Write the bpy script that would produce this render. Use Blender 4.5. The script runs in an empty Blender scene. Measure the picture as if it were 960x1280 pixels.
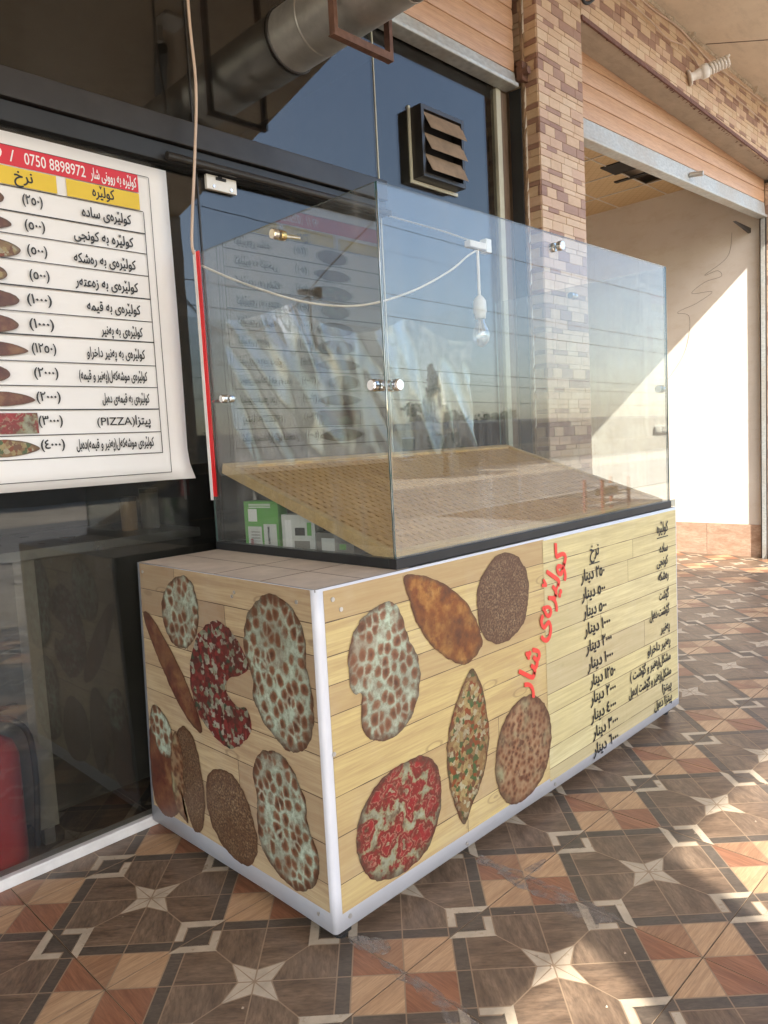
import bpy, bmesh, math, random
from mathutils import Vector, Matrix, noise as mnoise
random.seed(7)
S = bpy.context.scene
COL = S.collection
R = math.radians

# ------------------------------------------------------------------ camera
F = Vector((0.70526517, 0.70280754, -0.09307312)); RT = Vector((0.70141848, -0.71081722, -0.05244995)); UP = Vector((0.1030202, 0.02829209, 0.99427682))
cd = bpy.data.cameras.new('camera'); cam = bpy.data.objects.new('camera', cd); COL.objects.link(cam)
m = Matrix((RT, UP, -F)).transposed().to_4x4(); m.translation = Vector((-1.3293, -1.619, 1.5)); cam.matrix_world = m
cd.sensor_fit = 'HORIZONTAL'; cd.sensor_width = 36; cd.lens = 34.84; cd.clip_end = 600; cd.clip_start = .02
S.camera = cam

# ------------------------------------------------------------------ light
SUN = Vector((.48, 1, -.917)).normalized()
w = bpy.data.worlds.new('World'); S.world = w; w.use_nodes = True
nt = w.node_tree; bg = nt.nodes['Background']
sky = nt.nodes.new('ShaderNodeTexSky'); sky.sky_type = 'NISHITA'; sky.sun_disc = False
sky.sun_elevation = math.asin(-SUN.z); sky.sun_rotation = math.atan2(-SUN.x, -SUN.y) % (2*math.pi)
sky.dust_density = 2.0; sky.air_density = 1.0
nt.links.new(sky.outputs[0], bg.inputs[0]); bg.inputs[1].default_value = 0.15
sl = bpy.data.lights.new('sun', 'SUN'); sl.energy = 3.2; sl.angle = R(.5); sl.color = (1, .94, .85)
so = bpy.data.objects.new('sun', sl); COL.objects.link(so); so.rotation_euler = SUN.to_track_quat('-Z', 'Y').to_euler(); so.location = (-4, -10, 12)
S.view_settings.view_transform = 'Standard'; S.view_settings.look = 'None'; S.view_settings.gamma = 1
S.view_settings.exposure = 1.98
S.cycles.max_bounces = 10; S.cycles.diffuse_bounces = 5; S.cycles.glossy_bounces = 5
S.cycles.transparent_max_bounces = 24; S.cycles.transmission_bounces = 4
S.cycles.caustics_reflective = False; S.cycles.caustics_refractive = False
S.cycles.sample_clamp_indirect = 6

# ------------------------------------------------------------------ material helpers
class N:
    def __init__(s, name):
        s.m = bpy.data.materials.new(name); s.m.use_nodes = True; s.t = s.m.node_tree; s.n = s.t.nodes; s.b = s.n['Principled BSDF']; s.out = s.n['Material Output']
    def add(s, typ, **kw):
        n = s.n.new(typ)
        for k, v in kw.items():
            if k.startswith('i_'):
                key = k[2:]; key = int(key) if key.isdigit() else key.replace('_', ' ')
                s.set(n.inputs[key], v)
            else: setattr(n, k, v)
        return n
    def set(s, inp, v):
        if isinstance(v, bpy.types.NodeSocket): s.t.links.new(v, inp)
        else: inp.default_value = v
    def pos(s, kind='Object'):
        return s.add('ShaderNodeTexCoord').outputs[kind]
    def world(s):
        return s.add('ShaderNodeNewGeometry').outputs['Position']
    def map(s, v, scale=(1, 1, 1), rot=(0, 0, 0), loc=(0, 0, 0)):
        n = s.add('ShaderNodeMapping'); s.set(n.inputs[0], v); n.inputs['Scale'].default_value = scale; n.inputs['Rotation'].default_value = rot; n.inputs['Location'].default_value = loc
        return n.outputs[0]
    def noise(s, v, scale, detail=4, rough=.55, dist=0, out=0):
        n = s.add('ShaderNodeTexNoise'); s.set(n.inputs['Vector'], v); n.inputs['Scale'].default_value = scale; n.inputs['Detail'].default_value = detail
        n.inputs['Roughness'].default_value = rough; n.inputs['Distortion'].default_value = dist
        return n.outputs[out]
    def warp(s, v, scale, amount):
        off = s.add('ShaderNodeVectorMath', operation='SCALE'); s.set(off.inputs[0], s.noise(v, scale, 4, .7, 0, 1)); off.inputs['Scale'].default_value = amount
        both = s.add('ShaderNodeVectorMath', operation='ADD'); s.set(both.inputs[0], v); s.set(both.inputs[1], off.outputs[0]); return both.outputs[0]
    def ramp(s, f, *st, interp='LINEAR'):
        n = s.add('ShaderNodeValToRGB'); s.set(n.inputs[0], f); e = n.color_ramp.elements; n.color_ramp.interpolation = interp
        while len(e) < len(st): e.new(.5)
        for el, (p, c) in zip(e, st): el.position = p; el.color = (*c, 1) if not isinstance(c, (int, float)) else (c, c, c, 1)
        return n.outputs[0]
    def mix(s, f, a, b, mode='MIX'):
        n = s.add('ShaderNodeMix', data_type='RGBA', blend_type=mode)
        s.set(n.inputs[0], f); s.set(n.inputs[6], (*a, 1) if isinstance(a, tuple) else a); s.set(n.inputs[7], (*b, 1) if isinstance(b, tuple) else b)
        return n.outputs[2]
    def math(s, op, a, b=0., c=0.):
        n = s.add('ShaderNodeMath', operation=op); s.set(n.inputs[0], a); s.set(n.inputs[1], b); s.set(n.inputs[2], c); return n.outputs[0]
    def bump(s, h, strength=.3, dist=.01):
        n = s.add('ShaderNodeBump'); s.set(n.inputs['Height'], h); n.inputs['Strength'].default_value = strength; n.inputs['Distance'].default_value = dist
        s.t.links.new(n.outputs[0], s.b.inputs['Normal'])
    def fin(s, col=None, rough=.6, metal=0, spec=.5, coat=0):
        if col is not None: s.set(s.b.inputs['Base Color'], (*col, 1) if isinstance(col, tuple) else col)
        s.set(s.b.inputs['Roughness'], rough); s.b.inputs['Metallic'].default_value = metal; s.b.inputs['Specular IOR Level'].default_value = spec
        s.b.inputs['Coat Weight'].default_value = coat; s.b.inputs['Coat Roughness'].default_value = .15
        return s.m

def plain(name, col, rough=.6, metal=0, var=.12, scale=6, bump=0, coat=0, spec=.5, world=True):
    n = N(name); v = n.world() if world else n.pos()
    f = n.noise(v, scale, 6, .65)
    c = n.mix(n.ramp(f, (.3, 0), (.7, 1)), tuple(x*(1-var) for x in col), tuple(min(1, x*(1+var)) for x in col))
    if bump: n.bump(n.noise(v, scale*8, 5, .7), bump, .004)
    rr = n.math('MULTIPLY_ADD', n.noise(v, scale*2.3, 5), .2, rough-.1)
    return n.fin(c, rr if rough > .1 else rough, metal, spec, coat)

def wood(name, dark, light, scale=(3, 60, 3), rot=0, rough=.35, coord='Object', dirt=.25, coat=0, spec=.5):
    n = N(name); v0 = n.pos(coord)
    rnd = n.add('ShaderNodeObjectInfo').outputs['Random']
    off = n.add('ShaderNodeCombineXYZ'); n.set(off.inputs[0], n.math('MULTIPLY', rnd, 7.)); n.set(off.inputs[1], n.math('MULTIPLY', rnd, 13.))
    va = n.add('ShaderNodeVectorMath', operation='ADD'); n.set(va.inputs[0], n.map(v0, (1, 1, 1), (0, 0, rot))); n.set(va.inputs[1], off.outputs[0])
    f = n.noise(n.map(va.outputs[0], scale), 1, 6, .65, .6)
    fine = n.noise(n.map(va.outputs[0], tuple(q*5 for q in scale)), 1, 4, .7, .3)
    c = n.mix(n.ramp(f, (.3, 0), (.68, 1)), dark, light); c = n.mix(n.math('MULTIPLY', n.ramp(fine, (.42, 0), (.66, 1)), .55), c, tuple(q*.7 for q in dark))
    d = n.noise(n.world(), 2.2, 6, .7)
    c = n.mix(n.math('MULTIPLY', n.ramp(d, (.42, 0), (.72, 1)), dirt), c, (.24, .215, .18))
    n.bump(f, .12, .002)
    return n.fin(c, n.math('MULTIPLY_ADD', d, .35, rough-.12), 0, spec, coat)

def glass(name, tint=(.93, .97, .95), refl=1., base=.045, dust=.03, rough=0.0, wav=0):
    n = N(name); n.n.remove(n.b)
    lw = n.add('ShaderNodeLayerWeight'); lw.inputs[0].default_value = .5
    p5 = n.math('POWER', lw.outputs['Facing'], 5.)
    fac = n.math('MULTIPLY', n.math('MULTIPLY_ADD', p5, 1-base, base), refl)
    tr = n.add('ShaderNodeBsdfTransparent'); tr.inputs[0].default_value = (*tint, 1)
    gl = n.add('ShaderNodeBsdfGlossy'); gl.inputs['Roughness'].default_value = rough
    if wav:
        bu = n.add('ShaderNodeBump'); bu.inputs['Strength'].default_value = wav; bu.inputs['Distance'].default_value = .01
        n.set(bu.inputs['Height'], n.noise(n.world(), 3.0, 2)); n.set(gl.inputs['Normal'], bu.outputs[0])
    mx = n.add('ShaderNodeMixShader'); n.set(mx.inputs[0], fac); n.set(mx.inputs[1], tr.outputs[0]); n.set(mx.inputs[2], gl.outputs[0])
    df = n.add('ShaderNodeBsdfDiffuse'); df.inputs[0].default_value = (.6, .6, .58, 1)
    smear = n.noise(n.map(n.world(), (1.5, 1.5, .6)), 2.5, 6, .7)
    sp = n.noise(n.world(), 140, 2, .5)
    drip = n.noise(n.map(n.world(), (14, 14, .9)), 1.6, 5, .7)
    dd = n.math('ADD', n.math('MULTIPLY', n.math('ADD', n.ramp(smear, (.35, .15), (.75, 1)), n.ramp(drip, (.56, 0), (.72, 1.1))), dust), n.math('MULTIPLY', n.ramp(sp, (.74, 0), (.8, 1)), dust*4))
    m2 = n.add('ShaderNodeMixShader'); n.set(m2.inputs[0], dd); n.set(m2.inputs[1], mx.outputs[0]); n.set(m2.inputs[2], df.outputs[0])
    n.t.links.new(m2.outputs[0], n.out.inputs[0]); return n.m

# ------------------------------------------------------------------ mesh builder
class MB:
    def __init__(s): s.v = []; s.f = []; s.mi = []; s.k = 0
    def mat(s, k): s.k = k; return s
    def add(s, vs, fs):
        b = len(s.v); s.v += [tuple(x) for x in vs]
        for f in fs: s.f.append([b+i for i in f]); s.mi.append(s.k)
        return s
    def box(s, x0, x1, y0, y1, z0, z1):
        return s.add([(x0, y0, z0), (x1, y0, z0), (x1, y1, z0), (x0, y1, z0), (x0, y0, z1), (x1, y0, z1), (x1, y1, z1), (x0, y1, z1)],
              [(3, 2, 1, 0), (4, 5, 6, 7), (0, 1, 5, 4), (1, 2, 6, 5), (2, 3, 7, 6), (3, 0, 4, 7)])
    def hexa(s, p): return s.add(p, [(3, 2, 1, 0), (4, 5, 6, 7), (0, 1, 5, 4), (1, 2, 6, 5), (2, 3, 7, 6), (3, 0, 4, 7)])
    def quad(s, a, b, c, d): return s.add([a, b, c, d], [(0, 1, 2, 3)])
    def poly(s, pts): return s.add(pts, [tuple(range(len(pts)))])
    def prism(s, pts, vec):     # planar outline pushed along vec
        n = len(pts); v = Vector(vec)
        return s.add([Vector(p) for p in pts]+[Vector(p)+v for p in pts], [tuple(range(n-1, -1, -1)), tuple(range(n, 2*n))]+[(i, (i+1) % n, n+(i+1) % n, n+i) for i in range(n)])
    def tube(s, pts, r, n=8, caps=True):
        P = [Vector(p) for p in pts]; rr = r if isinstance(r, (list, tuple)) else [r]*len(P)
        vs = []; up = Vector((0, 0, 1)); prev = None
        for i, p in enumerate(P):
            d = (P[min(i+1, len(P)-1)]-P[max(i-1, 0)]).normalized()
            if prev is None:
                a = d.cross(up); a = a if a.length > .05 else d.cross(Vector((1, 0, 0)))
            else: a = prev-d*prev.dot(d)
            a.normalize(); prev = a; b = d.cross(a)
            for k in range(n):
                t = 2*math.pi*k/n; vs.append(p+(a*math.cos(t)+b*math.sin(t))*rr[i])
        fs = [(i*n+k, i*n+(k+1) % n, (i+1)*n+(k+1) % n, (i+1)*n+k) for i in range(len(P)-1) for k in range(n)]
        if caps: fs += [tuple(range(n-1, -1, -1)), tuple(range((len(P)-1)*n, len(P)*n))]
        return s.add(vs, fs)
    def cyl(s, a, b, r, n=16, caps=True): return s.tube([a, b], r, n, caps)
    def mesh(s, name, mats, base=(0, 0, 0), smooth=False):
        me = bpy.data.meshes.new(name); b = Vector(base)
        me.from_pydata([tuple(Vector(v)-b) for v in s.v], [], s.f)
        for m_ in (mats if isinstance(mats, (list, tuple)) else [mats]): me.materials.append(m_)
        for p_, k in zip(me.polygons, s.mi): p_.material_index = k; p_.use_smooth = smooth
        me.update(); return me
def tag(o, label=None, cat=None, group=None, kind=None):
    for k, v in (('label', label), ('category', cat), ('group', group), ('kind', kind)):
        if v: o[k] = v
    return o
def thing(name, label, cat, loc=(0, 0, 0), group=None):
    o = bpy.data.objects.new(name, None); COL.objects.link(o); o.location = loc; o.empty_display_size = .1
    return tag(o, label, cat, group)
BASE = {}
def wbase(o):
    b = Vector((0, 0, 0))
    while o is not None: b = b+o.location; o = o.parent
    return b
def obj(name, mb, mats, parent=None, label=None, smooth=False, bevel=0, kind=None, loc=None):
    """vertices are given in world coordinates; the origin goes to the parent's base"""
    base = wbase(parent) if parent else (Vector(loc) if loc else Vector((0, 0, 0)))
    me = mb.mesh(name, mats, base, smooth)
    o = bpy.data.objects.new(name, me); COL.objects.link(o)
    if parent: o.parent = parent
    elif loc: o.location = loc
    if bevel:
        md = o.modifiers.new('bevel', 'BEVEL'); md.width = bevel; md.segments = 2; md.limit_method = 'ANGLE'; md.angle_limit = R(40)
    if label: o['label'] = label
    if kind: o['kind'] = kind
    return o
def inst(name, me, parent, loc, kind=None, rot=None):
    o = bpy.data.objects.new(name, me); COL.objects.link(o); o.parent = parent; o.location = loc
    if rot: o.rotation_euler = rot
    if kind: o['kind'] = kind
    return o
def catmull(pts, n=6, closed=False):
    P = [Vector(p) for p in pts]; out = []; L = len(P)
    rng = range(L) if closed else range(L-1)
    for i in rng:
        if closed: a, b, c, d = P[i-1], P[i], P[(i+1) % L], P[(i+2) % L]
        else: a, b, c, d = P[max(i-1, 0)], P[i], P[i+1], P[min(i+2, L-1)]
        for k in range(n):
            t = k/n; out.append(.5*((2*b)+(c-a)*t+(2*a-5*b+4*c-d)*t*t+(3*b-a-3*c+d)*t**3))
    if not closed: out.append(P[-1])
    return out

# ------------------------------------------------------------------ materials
M = {}
M['walnut'] = wood('walnut tile print', (.085, .055, .036), (.25, .168, .108), (6, 26, 6), R(45), .3, dirt=.14)
M['walnut_b'] = wood('walnut tile print b', (.092, .061, .041), (.265, .182, .118), (26, 6, 6), R(40), .3, dirt=.14)
M['band'] = wood('dark band tile print', (.064, .049, .036), (.13, .10, .075), (10, 30, 6), R(45), .34, dirt=.2)
M['tan'] = wood('tan tile print', (.38, .225, .12), (.58, .38, .215), (3, 45, 4), 0, .3, dirt=.15)
M['redwood'] = wood('red wood tile print', (.20, .080, .042), (.37, .17, .09), (45, 3, 4), R(3), .3, dirt=.15)
M['midwood'] = wood('mid wood tile print', (.24, .12, .065), (.42, .24, .13), (3, 45, 4), 0, .3, dirt=.15)
M['cream'] = plain('cream tile print', (.46, .385, .285), .3, var=.2, scale=12)
M['joint'] = plain('brown tile print joint', (.30, .215, .14), .5, var=.1)
M['grout'] = plain('brown grout', (.10, .065, .045), .8)
M['pave'] = plain('pavement far', (.38, .335, .28), .6, var=.2, scale=2)
M['earth'] = plain('dusty ground', (.45, .39, .30), .9, var=.2, scale=.6, bump=.3)
M['asphalt'] = plain('asphalt', (.20, .19, .175), .85, var=.2, scale=1.5, bump=.3)
M['kerb'] = plain('kerb', (.36, .34, .3), .8)
n = N('dried cement'); v = n.world()
tr_ = n.add('ShaderNodeBsdfTransparent'); mx_ = n.add('ShaderNodeMixShader')
f_ = n.noise(v, 16, 7, .75); n.fin(n.mix(n.noise(v, 40, 4), (.25, .21, .175), (.38, .33, .28)), .85)
n.set(mx_.inputs[0], n.ramp(f_, (.42, .05), (.62, .62))); n.set(mx_.inputs[1], tr_.outputs[0]); n.set(mx_.inputs[2], n.b.outputs[0]); n.t.links.new(mx_.outputs[0], n.out.inputs[0])
M['cement'] = n.m
M['cement_old'] = plain('cement smear', (.27, .235, .205), .8, var=.3, scale=14, bump=.4)
def concrete(name, a, b, sc=1.3):
    n = N(name); v = n.world(); f = n.noise(v, sc, 8, .7, .3); g = n.noise(n.map(v, (1, 3, 1)), 4, 6, .7)
    c = n.mix(n.ramp(f, (.3, 0), (.7, 1)), a, b); c = n.mix(n.math('MULTIPLY', n.ramp(g, (.5, 0), (.75, 1)), .35), c, tuple(x*.55 for x in a))
    st = n.noise(n.map(v, (1, 6, 1)), 9, 5, .65); n.bump(n.math('ADD', f, n.math('MULTIPLY', st, .4)), .5, .012); return n.fin(c, .85)
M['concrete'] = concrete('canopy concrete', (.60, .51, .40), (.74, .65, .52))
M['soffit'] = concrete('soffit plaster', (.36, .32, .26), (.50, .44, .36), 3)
M['plaster'] = plain('rough plaster', (.50, .42, .32), .9, var=.25, scale=20, bump=.9)
M['fascia'] = plain('canopy edge', (.38, .33, .27), .8)
def mosaicmat(name, a, b):
    n = N(name); v = n.world(); f = n.noise(n.map(v, (9, 9, 30)), 1, 5, .7); g = n.noise(v, 60, 4, .7)
    r = n.add('ShaderNodeObjectInfo').outputs['Random']
    c = n.mix(n.ramp(f, (.3, 0), (.7, 1)), a, b); c = n.mix(n.math('MULTIPLY', g, .35), c, tuple(x*.6 for x in a)); c = n.mix(n.math('MULTIPLY', r, .25), c, (.5, .36, .25))
    n.bump(g, .25, .003); return n.fin(c, .55)
M['mt'] = [mosaicmat('mosaic tan', (.52, .355, .22), (.64, .475, .32)), mosaicmat('mosaic sand', (.56, .41, .27), (.68, .53, .375)), mosaicmat('mosaic pink', (.50, .33, .22), (.60, .42, .30)), mosaicmat('mosaic brown', (.25, .135, .095), (.36, .21, .15))]
M['mgrout'] = plain('mosaic bed', (.42, .31, .22), .8)
M['brownedge'] = plain('beam edge paint', (.15, .07, .055), .7, var=.3, scale=30)
M['wallpaint'] = None
n = N('cream wall paint'); v = n.world()
a = n.noise(v, 1.6, 6, .6); b = n.noise(n.map(v, (1, 1, 2.5)), 3.2, 7, .75)
c = n.mix(n.ramp(a, (.3, 0), (.7, 1)), (.72, .67, .60), (.80, .76, .69)); c = n.mix(n.math('MULTIPLY', n.ramp(b, (.50, 0), (.75, 1)), .42), c, (.56, .47, .33))
n.bump(n.noise(v, 60, 3), .08, .002); M['wallpaint'] = n.fin(c, .75)
def ceilingtile():
    n = N('ceiling tile'); v = n.pos()
    x = n.add('ShaderNodeSeparateXYZ'); n.set(x.inputs[0], n.map(v, (1, 1, 1), (0, 0, R(45))))
    s1 = n.math('PINGPONG', n.math('MULTIPLY', x.outputs[0], 14.), .5); s2 = n.math('PINGPONG', n.math('MULTIPLY', x.outputs[1], 14.), .5)
    l = n.math('MINIMUM', s1, s2); c = n.mix(n.ramp(l, (.0, 0), (.12, 1)), (.50, .36, .19), (.60, .45, .26)); n.bump(n.ramp(l, (0, 0), (.15, 1)), .3, .004); return n.fin(c, .6)
M['ceil'] = ceilingtile()
M['black'] = plain('black void', (.012, .011, .011), .7)
M['slat'] = wood('shutter wood foil', (.47, .27, .155), (.60, .38, .235), (2, 2, 40), 0, .38, 'Object', dirt=.08)
M['galv'] = None
n = N('galvanised steel'); v = n.world(); vo = n.add('ShaderNodeTexVoronoi'); n.set(vo.inputs['Vector'], n.map(v, (1, 1, 2))); vo.inputs['Scale'].default_value = 30
c = n.mix(vo.outputs['Distance'], (.38, .41, .41), (.55, .58, .57)); g = n.noise(v, 3, 6, .7); c = n.mix(n.ramp(g, (.45, 0), (.7, .6)), c, (.40, .33, .26)); M['galv'] = n.fin(c, .5, .45)
M['steel'] = plain('duct steel', (.60, .59, .55), .45, .85, .2, 6)
M['chrome'] = plain('chrome', (.75, .75, .75), .12, 1, .05, 8)
M['brass'] = plain('brass', (.65, .45, .15), .25, 1, .1, 8)
M['rust'] = plain('rusty angle iron', (.16, .085, .06), .7, .2, .35, 25, .3)
M['alu'] = plain('dark aluminium', (.035, .032, .03), .35, .3, .25, 4)
M['alu2'] = plain('dark frame', (.022, .023, .024), .4, .2, .2, 4)
M['silwhite'] = plain('white sill', (.66, .66, .65), .45, var=.12, scale=8)
M['paletrim'] = plain('pale trim', (.52, .52, .42), .5, var=.12)
M['brownpanel'] = wood('brown panel', (.15, .10, .07), (.24, .17, .12), (30, 30, 2), 0, .5)
M['dirtyrail'] = plain('dirty rail', (.28, .19, .12), .7, .1, .5, 14, .4)
M['glassfront'] = glass('storefront glass', (.66, .66, .63), 1.0, .06, .015, 0, .02)
M['glassbox'] = glass('display glass', (.955, .972, .962), 1.2, .065, .085)
M['glassedge'] = plain('glass edge', (.05, .11, .10), .15, coat=.5)
M['film'] = glass('stretch film', (.98, .98, .98), 2.2, .05, .05, .09)
M['print_white'] = plain('white vinyl', (.60, .62, .66), .38, var=.05, scale=5)
M['poster'] = plain('poster vinyl', (.78, .765, .74), .45, var=.03, scale=3)
M['ink'] = plain('black ink', (.012, .012, .012), .45, var=.05)
M['redink'] = plain('red ink', (.62, .02, .035), .4, var=.06)
M['redtext'] = plain('red lettering', (.72, .06, .045), .4, var=.06)
M['whiteink'] = plain('white ink', (.82, .8, .78), .45, var=.03)
M['yellowink'] = plain('yellow ink', (.72, .50, .03), .45, var=.04)
M['redpaint'] = plain('red paint', (.74, .016, .02), .3, var=.15, coat=.3)
M['redfaded'] = plain('faded red board', (.42, .10, .08), .6, var=.2)
M['rubber'] = plain('black rubber', (.015, .015, .015), .5)
M['white'] = plain('white plastic', (.75, .74, .70), .35, var=.05)
M['cablewhite'] = plain('white cable', (.70, .66, .60), .5, var=.1)
M['cablebeige'] = plain('beige cable', (.55, .42, .33), .5, var=.15)
M['bark'] = plain('bark', (.14, .10, .07), .9, var=.3, scale=8, bump=.5)
M['leaf'] = plain('leaf', (.055, .085, .03), .6, var=.4, scale=3)
M['leafdark'] = plain('cypress leaf', (.035, .055, .028), .7, var=.4, scale=3)
M['creamhouse'] = plain('cream render', (.58, .48, .33), .85, var=.1, scale=1)
M['brownwall'] = plain('brown block wall', (.20, .16, .125), .9, var=.3, scale=1.4, bump=.3)
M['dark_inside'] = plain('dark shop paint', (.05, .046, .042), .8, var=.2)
M['tray_a'] = wood('pine lattice', (.44, .24, .08), (.68, .42, .16), (40, 3, 10), 0, .5, dirt=.1)
M['tray_f'] = wood('pine frame', (.52, .33, .12), (.70, .48, .21), (3, 30, 30), 0, .45, dirt=.05)
M['cabdark'] = plain('dark cabinet front', (.085, .082, .075), .5, .1, .2, 4)
M['graycab'] = plain('grey cabinet', (.20, .19, .17), .5, .1, .15, 4)
M['stain'] = plain('stainless top', (.45, .46, .47), .3, .8, .1, 3)
M['green'] = plain('green carton', (.12, .36, .07), .5, var=.08)
M['lightcarton'] = plain('white carton', (.62, .62, .58), .5, var=.05)
def clearbulb():
    return glass('bulb glass', (.95, .95, .95), 3, .1, .02)
M['bulbglass'] = clearbulb()

# plank print of the counter banner: one flat sheet, tone per plank kept as a face attribute
def plankmat(name, cols, grain):
    n = N(name); v = n.pos(); at = n.add('ShaderNodeAttribute', attribute_name='tone'); tone = at.outputs['Fac']
    cmb = n.add('ShaderNodeCombineXYZ'); n.set(cmb.inputs[0], n.math('MULTIPLY', tone, 31.)); n.set(cmb.inputs[2], n.math('MULTIPLY', tone, 17.))
    va = n.add('ShaderNodeVectorMath', operation='ADD'); n.set(va.inputs[0], v); n.set(va.inputs[1], cmb.outputs[0])
    f = n.noise(n.map(va.outputs[0], (2.2, 2.2, 26)), 1, 7, .62, .7); g = n.noise(n.map(va.outputs[0], (5, 5, 150)), 1, 4, .6, .4)
    c = n.ramp(tone, (0, cols[0]), (.5, cols[1]), (1, cols[2]))
    c = n.mix(n.math('MULTIPLY', n.ramp(f, (.40, 0), (.66, 1)), .62), c, grain); c = n.mix(n.math('MULTIPLY', n.ramp(g, (.4, 0), (.72, 1)), .6), c, grain)
    # knots
    vo = n.add('ShaderNodeTexVoronoi'); n.set(vo.inputs['Vector'], n.map(va.outputs[0], (2.3, 2.3, 6.5))); vo.inputs['Scale'].default_value = 1.
    k = n.math('SINE', n.math('MULTIPLY', vo.outputs['Distance'], 70.)); kk = n.math('MULTIPLY', n.ramp(k, (.2, 0), (.9, 1)), n.ramp(vo.outputs['Distance'], (.10, 1), (.16, 0)))
    c = n.mix(n.math('MULTIPLY', kk, .55), c, tuple(x*.6 for x in grain))
    c = n.mix(n.math('MULTIPLY', n.ramp(n.noise(n.world(), 3, 6, .7), (.5, 0), (.8, 1)), .18), c, (.55, .52, .46))
    wr = n.noise(n.map(n.world(), (3, 3, 1.2)), 2.0, 3); n.bump(wr, .18, .02)
    return n.fin(c, .36, 0, .5)
YG = (.36, .24, .115)
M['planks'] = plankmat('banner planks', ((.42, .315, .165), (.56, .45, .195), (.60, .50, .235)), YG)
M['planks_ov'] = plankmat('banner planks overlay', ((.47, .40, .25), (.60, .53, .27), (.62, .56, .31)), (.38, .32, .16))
M['planks_side'] = plankmat('banner planks side', ((.33, .25, .155), (.48, .375, .22), (.55, .44, .25)), (.31, .20, .115))  # darker copy of the planks: shade of the left side put into the colour
M['plankline'] = plain('plank gap print', (.10, .065, .04), .5)

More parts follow.
